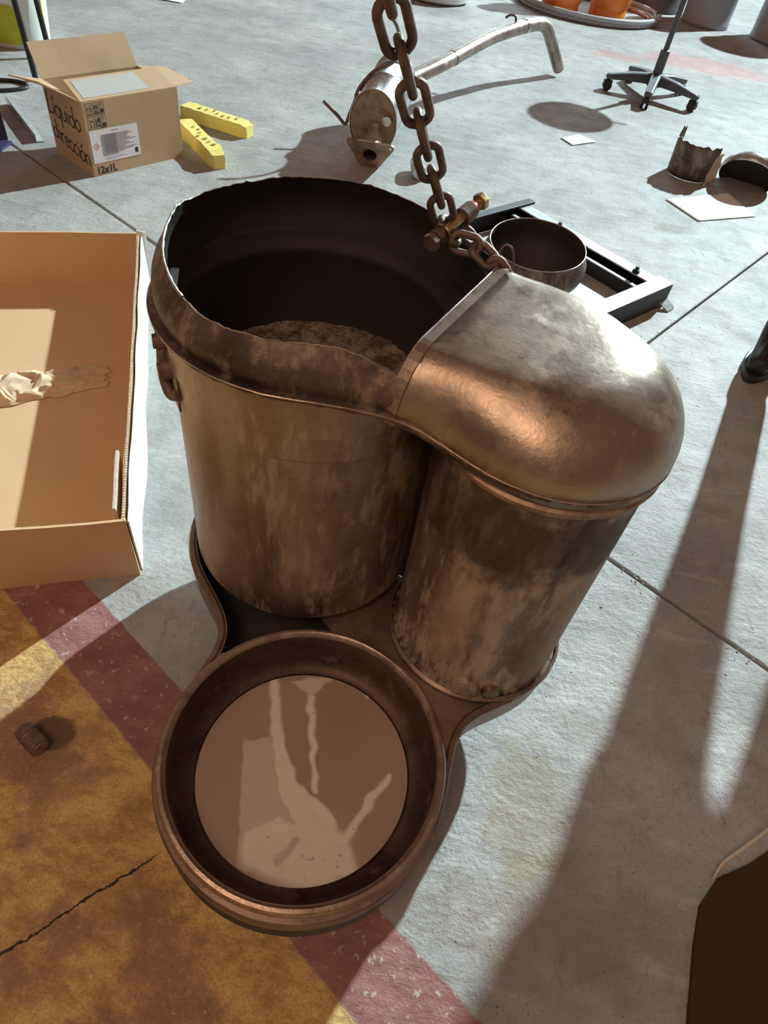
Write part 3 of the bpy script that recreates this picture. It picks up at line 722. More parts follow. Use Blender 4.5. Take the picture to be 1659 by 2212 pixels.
# flat print on the front and left faces. (x,y) in metres from the lower left corner of the face
def on_front(x, y, d=.0030): return BP(x, -d, y)
def on_left(x, y, d=.0030): return BP(-d, BDp - x, y)
def flat(rects, fn, d):
    ms = []
    for x0, y0, x1, y1 in rects: ms.append(([fn(x0, y0, d), fn(x1, y0, d), fn(x1, y1, d), fn(x0, y1, d)], [(0, 1, 2, 3)]))
    return join(*ms)
part('label', *flat([(.008, .045, .205, .158)], on_front, .0030), M['pinklabel'], bx, smooth=False, label='white printed label')
ln = []
for k in range(13):
    y = .135 - k * .0052; ln.append((.062 + .0 * k, y, .062 + (.13 if k % 3 else .10) * (1 - .3 * ((k * 7) % 5) / 5), y + .0030))
ln += [(.095, .146, .125, .1495), (.055, .056, .135, .0585), (.055, .050, .10, .0515)]
o = part('label_print', *flat(ln + [(.050, .065, .112, .138)], on_front, .0034), M['greyink'], bx, smooth=False); o['kind'] = 'stuff'
dm = [(.028, .089), (.041, .102), (.028, .115), (.015, .102)]; di = [(.028 + (x - .028) * .76, .102 + (y - .102) * .76) for x, y in dm]
V = [on_front(x, y, .0034) for x, y in dm + di] + [on_front(x, y, .0034) for x, y in ((.027, .097), (.030, .097), (.030, .107), (.027, .107))]
part('hazard_diamond', V, [(0, 1, 5, 4), (1, 2, 6, 5), (2, 3, 7, 6), (3, 0, 4, 7), (8, 9, 10, 11)], M['redink'], bx, smooth=False, label='red diamond hazard symbol')
part('black_mark', *flat([(.183, .056, .195, .074)], on_front, .0034), M['ink'], bx, smooth=False)
# icon frames with simple symbols
fr = []; 
def box_line(x, y, w, h, t=.0014): return [(x, y, x + w, y + t), (x, y + h - t, x + w, y + h), (x, y, x + t, y + h), (x + w - t, y, x + w, y + h)]
for cx, cy, w, h in ((.010, .206, .026, .040), (.010, .160, .026, .042), (.040, .206, .022, .040), (.040, .160, .022, .042), (.065, .206, .018, .040), (.065, .160, .018, .042)): fr += box_line(cx, cy, w, h)
for cx in (.015, .025): fr += [(cx + .002, .212, cx + .004, .232), (cx, .226, cx + .006, .229), (cx + .001, .230, cx + .005, .233), (cx + .002, .234, cx + .004, .238)]
fr += [(.014, .209, .032, .211)]
for cy in (.210, .226): fr += [(.043, cy, .059, cy + .004), (.046, cy + .005, .050, cy + .012), (.053, cy + .005, .057, cy + .012)]
for cy in (.210, .164): fr += [(.068, cy, .080, cy + .014)]
fr += [(.044, .166, .048, .192), (.052, .166, .058, .176), (.051, .180, .059, .196)]
fr += [(.016, .166, .030, .168), (.020, .168, .023, .178), (.017, .178, .019, .196), (.024, .184, .030, .190)]
part('handling_symbols', *flat(fr, on_front, .0031), M['ink'], bx, smooth=False)
def text_mesh(s, size):
    cu = bpy.data.curves.new('t', 'FONT'); cu.body = s; cu.size = size; cu.offset = size * .035; ob = bpy.data.objects.new('t', cu); COL.objects.link(ob)
    dg = bpy.context.evaluated_depsgraph_get(); me = bpy.data.meshes.new_from_object(ob.evaluated_get(dg))
    r = ([v.co.copy() for v in me.vertices], [tuple(p.vertices) for p in me.polygons]); bpy.data.objects.remove(ob); return r
v, f = text_mesh('12x1L', .036); v = [on_front(.010 + p.x * .95, .008 + p.y, .0032) for p in v]; part('quantity_print', v, f, M['ink'], bx, smooth=False, label='black print reading 12x1L')
for cx in (.068,): 
    v, f = text_mesh('6', .018); v = [on_front(cx + p.x, .184 + p.y, .0032) for p in v]; part('stack_print', v, f, M['ink'], bx, smooth=False)
    v, f = text_mesh('6', .018); v = [on_front(cx + p.x, .229 + p.y, .0032) for p in v]; part('stack_print', v, f, M['ink'], bx, smooth=False)
arc = lambda cx, cy, rx, ry, a0, a1, n=12: [(cx + rx * math.cos(math.radians(a0 + (a1 - a0) * k / n)), cy + ry * math.sin(math.radians(a0 + (a1 - a0) * k / n))) for k in range(n + 1)]
G = {'L': (.62, [[(.12, 1.5), (.05, .75), (.0, 0), (.3, .02), (.58, .12)]]), 'i': (.3, [[(.12, .75), (.12, 0)], [(.14, 1.05), (.16, 1.15)]]), 'í': (.3, [[(.12, .75), (.12, 0)], [(.1, .98), (.3, 1.3)]]),
     'q': (.75, [arc(.3, .38, .3, .38, 40, 400), [(.6, .75), (.6, -.55)]]), 'u': (.7, [[(.05, .75), (.05, .2), (.2, 0), (.4, .05), (.55, .3), (.57, .75), (.57, 0)]]),
     'd': (.75, [arc(.3, .36, .28, .36, 30, 390), [(.6, 1.4), (.6, 0)]]), 'o': (.68, [arc(.3, .36, .28, .36, 90, 450)]), 'ó': (.68, [arc(.3, .36, .28, .36, 90, 450), [(.28, .95), (.48, 1.25)]]),
     'r': (.52, [[(.08, .75), (.1, 0)], [(.1, .5), (.25, .72), (.45, .7)]]), 'e': (.62, [[(.05, .35), (.5, .42)] + arc(.28, .37, .25, .37, 10, 310)]), 'c': (.58, [arc(.3, .37, .27, .37, 50, 310)]),
     'n': (.7, [[(.08, .75), (.08, 0)], [(.08, .5), (.25, .74), (.45, .7), (.55, .4), (.56, 0)]])}
def handwriting(s, x, y, h, maxw, tilt):
    W_ = sum(G[c][0] for c in s); k = maxw / W_; ms = []
    for ch_ in s:
        w, strokes = G[ch_]
        for st in strokes:
            p2 = [(x + a * k, y + b * h) for a, b in st]
            for (xa, ya), (xb, yb) in zip(p2, p2[1:]):
                d = Vector((xb - xa, yb - ya)); 
                if d.length < 1e-6: continue
                d.normalize(); nn = Vector((-d.y, d.x)) * .0030; e = d * .0010
                q = [(xa - e.x + nn.x, ya - e.y + nn.y), (xa - e.x - nn.x, ya - e.y - nn.y), (xb + e.x - nn.x, yb + e.y - nn.y), (xb + e.x + nn.x, yb + e.y + nn.y)]
                ms.append(([on_left(px, py, .0031) for px, py in q], [(0, 1, 2, 3)]))
        x += w * k; y += tilt
    return join(*ms)
part('handwriting', *handwriting('Líquido', .012, .150, .052, .225, -.001), M['ink'], bx, smooth=False, label='black marker writing reading Líquido')
part('handwriting', *handwriting('dirección', .012, .066, .050, .248, -.004), M['ink'], bx, smooth=False, label='black marker writing reading dirección')

# ------------------------------------------------------------------ yellow foam strips
def foam(name_label, a, b, w, h, z0=.0):
    a, b = Vector(a), Vector(b); t = thing('foam_strip', name_label, 'foam', tuple(a), 'yellow foam strips')
    d = (b - a).normalized(); sd = Vector((-d.y, d.x, 0)); L = (b - a).length; nx, ny, nz = 24, 5, 5
    V, F = [], []
    ring = [(-.5, 0), (-.25, 0), (0, 0), (.25, 0), (.5, 0), (.5, .33), (.5, .66), (.5, 1), (.25, 1), (0, 1), (-.25, 1), (-.5, 1), (-.5, .66), (-.5, .33)]
    for i in range(nx + 1):
        s = i / nx; taper = 1 - .25 * (s > .93) * (s - .93) / .07
        for (u, q) in ring:
            p = a + d * (L * s) + sd * (u * w * taper) + Vector((0, 0, q * h * (1 - .15 * (s > .95))))
            e = .004 * noise.noise(p * 30); p = p + Vector((e, e, abs(e) * (q > 0))); V.append(p)
    m = len(ring)
    for i in range(nx):
        for k in range(m): F.append((i * m + k, i * m + (k + 1) % m, (i + 1) * m + (k + 1) % m, (i + 1) * m + k))
    F += [tuple(range(m))[::-1], tuple(nx * m + k for k in range(m))]
    part('foam_block', V, F, M['foam'], t, angle=35)
    ms = []
    for k in range(7):
        s = .25 + .09 * k; p = a + d * (L * s) + sd * (random.uniform(-.3, .3) * w) + Vector((0, 0, h + .0045)); r = .012
        V = [p + d * (r * random.uniform(.2, .8) * math.cos(q)) + sd * (r * random.uniform(.6, 1.2) * math.sin(q)) for q in np.linspace(0, 2 * PI, 7, endpoint=False)]
        ms.append((V, [tuple(range(7))]))
    o = part('dirt_mark', *join(*ms), M['foamdirt'], t, smooth=False); o['kind'] = 'stuff'
foam('yellow foam strip lying beside the cardboard box, nearer one with dark marks on top', (-1.13, 3.03, 0), (-.895, 2.745, 0), .060, .062)
foam('yellow foam strip lying beside the cardboard box, farther one pointing right', (-1.20, 3.24, 0), (-.875, 3.13, 0), .070, .052)

# ------------------------------------------------------------------ muffler with tail pipe
mf = thing('muffler', 'silver car exhaust muffler with bent tail pipe and triangular flange, behind the canister', 'exhaust muffler', (-.32, 3.3, 0))
m0, m1 = Vector((-.336, 3.13, .142)), Vector((-.312, 3.50, .165)); md = (m1 - m0).normalized(); mu = Vector((0, 0, 1)) - md * md.z; mu.normalize(); ms_ = -md.cross(mu)
Mf = to_frame(m0, ms_, mu, md)       # local z = along the body
def ell(prof, n=64, kx=.86, ky=1.08): 
    V, F = lathe(prof, (0, 0), n); return [(x * kx, y * ky, z) for x, y, z in V], F
part('muffler_body', *xf(ell([(.118, -.002), (.122, .002), (.122, .012), (.117, .016), (.117, .20), (.120, .204), (.120, .216), (.117, .22), (.117, .455), (.122, .462), (.122, .474), (.10, .482), (.0, .484)]), Mf), M['alu'], mf)
part('end_plate', *xf(ell([(.1175, .002), (.110, -.004), (.09, .002), (.0, .002)]), Mf), M['rustface'], mf)
# inlet pipe and triangular flange
i0 = Vector((-.016, -.025, 0)); i1 = Vector((-.022, -.072, -.125))
part('inlet_pipe', *xf(tube([i0, i0.lerp(i1, .5), i1], [.036, .034, .032], 24, cap=False), Mf), M['alu'], mf)
fc = Mf @ i1; fd = (m0 - Vector((0, 0, 0)) - fc); fd = -((Mf.to_3x3() @ (i1 - i0)).normalized())
fu, fv = frame(fd, Vector((0, 0, 1)))
tri = []
for k in range(3):
    a = PI + k * 2 * PI / 3
    for q in (-.28, -.12, .0, .12, .28): 
        rr = .116 * (1 - abs(q) ** 1.6 * 1.6); tri.append((rr * math.cos(a + q * .9), rr * math.sin(a + q * .9)))
hole = [(.030 * math.cos(a), .030 * math.sin(a)) for a in np.linspace(PI - .25, 3 * PI - .25, 15, endpoint=False)]
def flp(p, d): return fc + fu * p[0] + fv * p[1] - fd * d
V = [flp(p, 0) for p in tri] + [flp(p, 0) for p in hole] + [flp(p, .008) for p in tri] + [flp(p, .008) for p in hole]
F = []
for k in range(15):
    j = (k + 1) % 15; F += [(k, j, 15 + j, 15 + k), (30 + k, 45 + k, 45 + j, 30 + j), (k, 30 + k, 30 + j, j), (15 + k, 15 + j, 45 + j, 45 + k)]
part('flange', V, F, M['rustface'], mf, smooth=False)
part('flange_bore', *tube([flp((0, 0), .002), flp((0, 0), -.05)], .0300, 20, cap=False), M['soot'], mf)
for k in range(3):
    a = PI + k * 2 * PI / 3; p = (.099 * math.cos(a), .099 * math.sin(a)); part('bolt_hole', *tube([flp(p, .008), flp(p, .0095)], .006, 10), M['edge'], mf)
bp = Mf @ Vector((-.062, .025, -.004)); part('sensor_bung', *tube([bp + md * .006, bp - md * .02, bp - md * .022], [.020, .019, .010], 16), M['alu'], mf)
# tail pipe
tp = spline([m1 + Vector((.0, -.02, .0)), (-.255, 3.66, .175), (-.10, 3.90, .215), (.02, 4.13, .245), (.14, 4.36, .27), (.30, 4.60, .29)], 6)
tp += spline([(.30, 4.60, .29), (.40, 4.75, .285), (.455, 4.82, .25), (.50, 4.87, .185), (.555, 4.93, .10), (.595, 4.985, .038)], 6)[1:]
part('tail_pipe', *tube(tp, .034, 20, cap=False), M['pipe'], mf)
part('pipe_joint', *tube([tp[14], tp[15]], .0358, 20, cap=False), M['pipe'], mf); part('pipe_joint', *tube([tp[30], tp[31]], .0365, 20, cap=False), M['alu'], mf)
part('pipe_inside', *tube(tp[-8:], .0325, 20, cap=False), M['soot'], mf)
hk = tp[24]; part('pipe_hanger', *tube(spline([hk + Vector((-.03, .0, .0)), hk + Vector((-.045, -.03, -.045)), hk + Vector((-.07, -.05, -.06))], 5), .006, 8), M['rust'], mf)
hk = tp[28]; part('pipe_hanger', *tube(spline([hk + Vector((-.01, .0, .03)), hk + Vector((-.02, .0, .055)), hk + Vector((-.05, .0, .055)), hk + Vector((-.07, 0, .04))], 5), .006, 8), M['rust'], mf)
def mp(x, y, z): return Mf @ Vector((x, y, z))
part('hanger_rod', *tube(spline([mp(.105, -.02, .15), mp(.115, .04, .18), mp(.06, .115, .22), mp(.0, .15, .22), mp(-.04, .19, .20), mp(-.055, .25, .19), mp(-.03, .31, .19), mp(.0, .335, .20)], 6), .0075, 8), M['rust'], mf)
part('hanger_rod', *tube(spline([mp(.098, .06, .12), mp(.125, -.02, .10), mp(.14, -.06, .09), mp(.18, -.03, .09), mp(.245, .01, .10)], 6), .0075, 8), M['rust'], mf)
part('hanger_rod', *tube(spline([mp(.098, .05, .18), mp(.06, .105, .30), mp(.0, .128, .36), mp(-.05, .11, .38)], 6), .005, 8), M['rust'], mf)

# crushed can
cc = thing('crushed_can', 'small crumpled shiny metal can lying between the muffler and the canister', 'can', (-.11, 3.0, 0))
V, F = lathe([(.0, 0), (.028, 0), (.031, .006), (.033, .02), (.033, .10), (.026, .115), (.024, .118), (.0, .116)], (0, 0), 28)
V2 = []
for x, y, z in V:
    q = Vector((x * 40, y * 40, z * 30)); e = .012 * noise.noise(q) ; s = 1 + (e / .033 if math.hypot(x, y) > .01 else 0); V2.append((x * s, y * s, z))
Mc = Matrix.Translation((-.10, 2.975, .034)) @ Matrix.Rotation(math.radians(12), 4, 'Z') @ Matrix.Rotation(math.radians(-88), 4, 'X')
part('can_shell', *xf((V2, F), Mc), M['alu'], cc, angle=20)

# ------------------------------------------------------------------ pedestal stool with castors
st = thing('swivel_stool', 'black swivel stool on a five armed castor base, at the top right', 'stool', (1.17, 4.87, 0))
hb = Vector((1.17, 4.87, 0))
part('column', *lathe([(.028, .095), (.028, .245), (.022, .247), (.016, .249), (.016, .61), (.0, .61)], hb.xy, 24), M['greyarm'], st)
part('hub', *lathe([(.0, .06), (.045, .062), (.048, .09), (.038, .125), (.028, .128)], hb.xy, 24), M['black'], st)
for k in range(5):
    a = math.radians(255 + 72 * k); d = Vector((math.cos(a), math.sin(a), 0)); e = hb + d * .275
    Vv, Ff = [], []
    sdv = Vector((-d.y, d.x, 0))
    for s, w, z1, z0 in ((0.03, .030, .118, .070), (.14, .026, .108, .068), (.285, .022, .085, .062), (.295, .016, .078, .064)):
        for i, j in ((-1, 0), (-1, 1), (-.6, 1.15), (.6, 1.15), (1, 1), (1, 0)): Vv.append(hb + d * s + sdv * (w * i) + Vector((0, 0, z0 + (z1 - z0) * j)))
    for i in range(3):
        for k2 in range(6): Ff.append((i * 6 + k2, i * 6 + (k2 + 1) % 6, (i + 1) * 6 + (k2 + 1) % 6, (i + 1) * 6 + k2))
    Ff += [tuple(range(6)), tuple(18 + i for i in range(6))]
    part('base_arm', Vv, Ff, M['greyarm'], st, smooth=False, bevel=.003)
    cst = part('castor', *join(tube([e + Vector((0, 0, .068)), e + Vector((0, 0, .045))], .009, 10), boxm((0, 0, 0), (.05, .034, .02), Matrix.Translation(e + Vector((0, 0, .046))) @ Matrix.Rotation(a, 4, 'Z'))), M['black'], st, smooth=False, bevel=.004)
    w = thing  # wheels
    for s in (-1, 1):
        part('castor_wheel', *tube([e + sdv * (s * .006) + Vector((0, 0, .0255)), e + sdv * (s * .022) + Vector((0, 0, .0255))], .0255, 20), M['black'], cst)
part('seat', *lathe([(.0, .60), (.17, .60), (.195, .615), (.20, .64), (.19, .665), (.10, .675), (.0, .675)], hb.xy, 48), M['black'], st)
part('height_lever', *tube([hb + Vector((.0, 0, .595)), hb + Vector((.12, -.02, .59)), hb + Vector((.24, -.03, .585))], .006, 8), M['black'], st)

# ------------------------------------------------------------------ metal cone pot and steel frame behind the canister
fm = thing('steel_frame', 'low galvanised steel frame with sides coloured as deep shade lying on the floor behind the canister', 'frame', (.5, 2.3, 0))
fC0, fC1 = Vector((.335, 2.745, 0)), Vector((.845, 2.262, 0)); fx = (fC1 - fC0).normalized(); fy = Vector((fx.y, -fx.x, 0)); FL = (fC1 - fC0).length; FWd = .52
def FP(x, y, z): return fC0 + fx * x + fy * y + Vector((0, 0, z))
part('outer_rail', *bar(FP(0, .028, .0765), FP(FL, .028, .0765), .056, .005), M['galv'], fm, smooth=False, bevel=.001)
part('outer_web', *bar(FP(0, .003, .038), FP(FL, .003, .038), .005, .075), M['shadeblack'], fm, smooth=False)
part('inner_rail', *bar(FP(.03, .093, .060), FP(FL - .03, .093, .060), .014, .005), M['galv'], fm, smooth=False)
part('inner_web', *bar(FP(.03, .100, .03), FP(FL - .03, .100, .03), .004, .058), M['shadeblack'], fm, smooth=False)
part('slot_floor', *bar(FP(.02, .06, .012), FP(FL - .02, .06, .012), .075, .004), M['shadeblack'], fm, smooth=False)
part('near_rail', *bar(FP(FL - .028, -.01, .0805), FP(FL - .028, FWd, .0805), .060, .005), M['galv'], fm, smooth=False, bevel=.001)
part('near_web', *bar(FP(FL, -.01, .042), FP(FL, FWd, .042), .005, .076), M['shadeblack'], fm, smooth=False)
part('far_rail', *bar(FP(.012, -.03, .0835), FP(.012, FWd, .0835), .034, .010), M['shadeblack'], fm, smooth=False, bevel=.001)
part('far_web', *bar(FP(.0, 0, .042), FP(.0, FWd, .042), .005, .076), M['shadeblack'], fm, smooth=False)
part('left_rail', *bar(FP(.02, FWd, .0765), FP(FL, FWd, .0765), .045, .005), M['galv'], fm, smooth=False)
part('tray_plate', *bar(FP(.02, .30, .012), FP(FL - .01, .30, .012), .41, .004), M['galv'], fm, smooth=False, label='dull floor plate inside the frame')
for x in (.22, FL - .12):
    p = FP(x, .045, .079); part('frame_bolt', *join(hexm(p + Vector((0, 0, .006)), Vector((0, 0, 1)), .014, .012), tube([p + Vector((0, 0, .012)), p + Vector((0, 0, .024))], .007, 10)), M['black'], fm, smooth=False)
part('foot_tab', [FP(FL + .0, -.012, .03), FP(FL + .035, -.03, .004), FP(FL + .04, .02, .004), FP(FL + .0, .03, .022)], [(0, 1, 2, 3)], M['galv'], fm, smooth=False, solid=.004)
pt = thing('exhaust_cone', 'round brown metal exhaust cone standing open side up on the steel frame behind the hood', 'cone', (.34, 2.1, .015))
Mp = Matrix.Translation((.338, 2.13, .018)) @ Matrix.Scale(.95, 4) @ Matrix.Rotation(math.radians(5), 4, Vector((1, -.2, 0)))
part('cone_shell', *xf(lathe([(.085, 0), (.088, .02), (.105, .05), (.150, .085), (.172, .11), (.180, .135), (.178, .158), (.168, .178), (.164, .19), (.164, .198), (.160, .199)], (0, 0), 96), Mp), M['band'], pt)
part('cone_inside', *xf(lathe([(.160, .199), (.159, .185), (.171, .150), (.165, .11), (.14, .085), (.10, .05), (.085, .0)], (0, 0), 96, cap1=True), Mp), M['soot'], pt)
part('cone_lip', *xf(tube([(.162 * math.cos(a), .162 * math.sin(a), .199) for a in np.linspace(0, 2 * PI, 80, endpoint=False)], .0022, 8, closed=True), Mp), M['rim'], pt)

# ------------------------------------------------------------------ broken half shell, round pan, papers at right
hs = thing('half_shell', 'broken half of a metal cylinder with a torn edge standing on the floor at right', 'metal scrap', (1.19, 3.6, 0))
V, F = [], []; nA, nZ = 40, 10; hc = Vector((1.19, 3.63))
for i in range(nA + 1):
    a = math.radians(130 + 190 * i / nA); top = .155 + .03 * (i < 4) - .02 * noise.noise((i * .35, 0, 0)) - (.02 if 5 < i < 9 else 0)
    for j in range(nZ + 1): t = j / nZ; r = .10 + .006 * t; V.append((hc.x + r * 1.05 * math.cos(a), hc.y + r * math.sin(a), .002 + top * t))
for i in range(nA):
    for j in range(nZ): k = i * (nZ + 1) + j; F.append((k, k + nZ + 1, k + nZ + 2, k + 1))
part('shell_wall', V, F, M['band'], hs, solid=.004)
v, f = sheet([(1.255, 3.525, .004), (1.295, 3.57, .004), (1.31, 3.60, .125), (1.265, 3.56, .13)], 8, 8, lambda p, s, t: p + Vector((.014 * noise.noise(p * 25), .014 * noise.noise(p * 25 + Vector((3, 0, 0))), 0)))
part('torn_mat', v, f, M['kraft'], hs, solid=.006, label='pale torn insulation mat')
rp = thing('round_cover', 'round domed metal cover with two studs tipped on its edge beside the half shell', 'metal cover', (1.40, 3.5, 0))
Mr = Matrix.Translation((1.455, 3.60, .066)) @ Matrix.Rotation(math.radians(-48), 4, Vector((.93, -.37, 0)))
part('cover_dish', *xf(lathe([(.13, -.03), (.134, -.02), (.133, .0), (.125, .018), (.10, .028), (.0, .034)], (0, 0), 64), Mr), M['alu'], rp, solid=.003)
part('cover_inside', *xf(lathe([(.128, -.03), (.128, -.01), (.118, .006), (.0, .012)], (0, 0), 64), Mr), M['soot'], rp)
for x, y in ((-.02, .07), (.03, .06)): part('stud', *xf(tube([(x, y, .025), (x, y, .06)], .008, 10), Mr), M['rust'], rp)
def paper(name, label, cat, q, mat, amp=.006, n=14, group=None):
    c = sum((Vector(p) for p in q), Vector()) / 4
    v, f = sheet(q, n, n, lambda p, s, t: Vector((p.x, p.y, .003 + amp * (1 + noise.noise((p.x * 9, p.y * 9, 2))) * (s * (1 - s) + t * (1 - t)))))
    o = part(name, v, f, mat, None, solid=.0006); return tag(o, label, cat, group)
paper('paper_sheet', 'white sheet of paper on the floor beside the round cover', 'paper', [(1.131, 3.067, 0), (1.43, 3.235, 0), (1.36, 3.47, 0), (1.015, 3.25, 0)], M['paper'], .0015)
paper('paper_scrap', 'small pale green paper scrap on the floor in front of the stool', 'paper', [(.559, 3.826, 0), (.614, 3.746, 0), (.748, 3.858, 0), (.66, 3.93, 0)], M['ypaper'], .005)
paper('paper_scrap', 'tiny white scrap on the floor at the top left edge', 'paper', [(-2.02, 5.1, 0), (-1.85, 5.12, 0), (-1.86, 5.24, 0), (-2.0, 5.26, 0)], M['paper'], .01)
paper('card_piece', 'small white card at the far right edge of the frame beyond the round cover', 'card', [(1.62, 3.93, 0), (1.72, 3.96, 0), (1.72, 4.1, 0), (1.60, 4.08, 0)], M['paper'], .006)

# ------------------------------------------------------------------ gas bottles, hose, drums at the back
def gas(x, y, label):
    g = thing('gas_bottle', label, 'gas bottle', (x, y, 0), 'orange gas bottles'); R = .17
    part('bottle_body', *lathe([(R * .7, .05), (R * .9, .055), (R, .10), (R * 1.0, .17), (R * 1.0, .40), (R * .85, .48), (R * .45, .53), (0, .54)], (x, y), 48), M['orange'], g)
    part('foot_ring', *lathe([(R * .86, 0), (R * .9, .0), (R * .9, .055), (R * .86, .07)], (x, y), 48), M['orange'], g)
    part('body_seam', *lathe([(R, .175), (R * 1.025, .18), (R * 1.025, .19), (R, .195)], (x, y), 48), M['orange'], g)
    part('valve', *tube([(x, y, .53), (x, y, .60)], .025, 14), M['brass'], g)
    part('collar', *lathe([(R * .5, .51), (R * .55, .60), (R * .52, .61)], (x, y), 32), M['orange'], g)
gas(.70, 6.92, 'orange gas bottle at the top edge, left one of the pair inside the hose ring')
gas(1.12, 7.10, 'orange gas bottle at the top edge, right one of the pair inside the hose ring')
hc = Vector((.95, 7.12)); pth = []
for k in range(73):
    a = 2 * PI * k / 36 * 1.0; r = .52 + .035 * (k / 72) + .012 * math.sin(3 * a); pth.append((hc.x + r * 1.1 * math.cos(a), hc.y + r * .95 * math.sin(a), .018 + .030 * (k > 36)))
hz = thing('hose_coil', 'grey hose coiled in a ring on the floor round the orange gas bottles', 'hose', (hc.x, hc.y, 0))
part('hose', *tube(pth, .018, 10), M['hose'], hz); 
part('twin_hose', *tube([(hc.x + (Vector(p).x - hc.x) * .94, hc.y + (Vector(p).y - hc.y) * .94, .014) for p in pth[:37]], .014, 10), M['hosered'], hz, label='reddish twin hose')
def drum(x, y, R, Hh, mat, label):
    d = thing('drum', label, 'drum', (x, y, 0), 'drums at the back')
    part('shell', *lathe([(R * .98, 0), (R * 1.02, .01), (R * 1.02, .03), (R, .04), (R, Hh * .33), (R * 1.03, Hh * .34), (R, Hh * .36), (R, Hh * .66), (R * 1.03, Hh * .67), (R, Hh * .69), (R, Hh)], (x, y), 48), mat, d)
    part('lid', *lathe([(R, Hh - .02), (R * 1.03, Hh - .01), (R * 1.03, Hh + .01), (R * .97, Hh + .012), (R * .95, Hh), (0, Hh)], (x, y), 48), mat, d)
drum(2.02, 7.42, .20, .75, M['drum'], 'grey drum at the top edge, middle one behind the stool post')
drum(2.62, 7.20, .24, .85, M['drum'], 'large grey drum in the top right corner')
drum(1.62, 7.75, .22, .8, M['drumdark'], 'dark drum at the top edge just left of the stool post')
wr = thing('white_basin', 'white round plastic basin at the top edge behind the chain', 'basin', (-.33, 6.55, 0))
part('basin_shell', *lathe([(.0, .004), (.24, .004), (.27, .02), (.285, .10), (.295, .102), (.295, .108), (.28, .106), (.262, .022), (.0, .012)], (-.31, 6.58), 56), M['white'], wr)

# ------------------------------------------------------------------ top left clutter
bk = thing('plastic_bucket', 'white bucket smeared yellow green in the top left corner', 'bucket', (-2.27, 3.86, 0))
part('bucket_shell', *lathe([(.0, .004), (.135, .0), (.14, .01), (.165, .27), (.172, .272), (.172, .285), (.163, .287), (.135, .012)], (-2.27, 3.86), 48), M['white'], bk)
V, F = [], []
for i in range(21):
    a = math.radians(195 + 115 * i / 20)
    for j in range(9): z = .02 + .16 * j / 8; r = .1415 + (.165 - .14) * (z - .01) / .26 + .001; V.append((-2.27 + r * math.cos(a), 3.86 + r * math.sin(a), z + .01 * math.sin(i * .9) * (j == 8)))
for i in range(20):
    for j in range(8): k = i * 9 + j; F.append((k, k + 9, k + 10, k + 1))
part('paint_smear', V, F, M['yellowgreen'], bk, label='yellow green smear')
part('bucket_lid', *lathe([(.172, .286), (.174, .290), (.0, .296)], (-2.27, 3.86), 40), M['rag'], bk)
v, f = bar((-2.105, 3.80, .05), (-2.09, 3.80, .27), .016, .008, upv=(0, 1, 0)); part('lime_strip', v, f, M['lime'], bk, smooth=False)
sd = thing('tube_stand', 'black steel tube stand with two slanting legs at the top left edge', 'stand', (-2.0, 3.5, 0))
for p in ((-1.945, 3.35), (-2.037, 3.69)):
    part('leg', *tube([(p[0], p[1], .0), (p[0] - .035, p[1] - .02, .95)], .013, 14), M['black'], sd)
part('cross_tube', *tube([(-1.98, 3.33, .95), (-2.072, 3.67, .95)], .013, 14), M['black'], sd)
cb = thing('black_cable', 'black cable looping on the floor at the left edge behind the cardboard box', 'cable', (-2.1, 3.2, 0))
part('cable', *tube(spline([(-2.5, 3.2, .008), (-2.2, 3.22, .008), (-2.0, 3.28, .008), (-1.93, 3.22, .008), (-2.05, 3.12, .008), (-2.35, 3.1, .008), (-2.6, 3.0, .008)], 8), .008, 8), M['black'], cb)
# perforated navy upright
up_ = thing('perforated_upright', 'dark navy perforated steel upright standing at the left edge', 'upright', (-1.72, 2.62, 0))
uc = Vector((-1.735, 2.60, 0)); ux = Vector((.80, .6, 0)); V, F = [], []
rows, cw = 14, .045
def quadgrid(o, ux):
    V, F = [], []
    for r in range(rows):
        z0 = .02 + r * .06; c = z0 + .03; m = len(V)
        outer = [(-cw, z0), (0, z0), (cw, z0), (cw, c), (cw, z0 + .06), (0, z0 + .06), (-cw, z0 + .06), (-cw, c)]
        inner = [(.009 * math.cos(a), c + .012 * math.sin(a)) for a in [math.radians(q) for q in (225, 270, 315, 0, 45, 90, 135, 180)]]
        V += [o + ux * x + Vector((0, 0, z)) for x, z in outer + inner]
        F += [(m + k, m + (k + 1) % 8, m + 8 + (k + 1) % 8, m + 8 + k) for k in range(8)]
    return V, F
part('perforated_face', *quadgrid(uc, ux), M['navy'], up_, smooth=False, solid=.003)
part('perforated_face', *quadgrid(uc - ux * cw + Vector((-.6, .8, 0)) * cw, Vector((-.6, .8, 0))), M['navy'], up_, smooth=False, solid=.003)
part('foot_plate', *boxm((0, 0, .005), (.11, .11, .01), Matrix.Translation(uc - ux * .02)), M['navy'], up_, smooth=False)
ms2 = thing('metal_strip', 'bright angled metal strip lying on the floor left of the cardboard box', 'metal strip', (-1.75, 2.85, 0))
part('strip_flange', *bar((-1.90, 3.03, .003), (-1.61, 2.70, .003), .030, .004), M['galv'], ms2, smooth=False)
part('strip_web', *bar((-1.912, 3.02, .016), (-1.622, 2.69, .016), .003, .028), M['alu'], ms2, smooth=False)

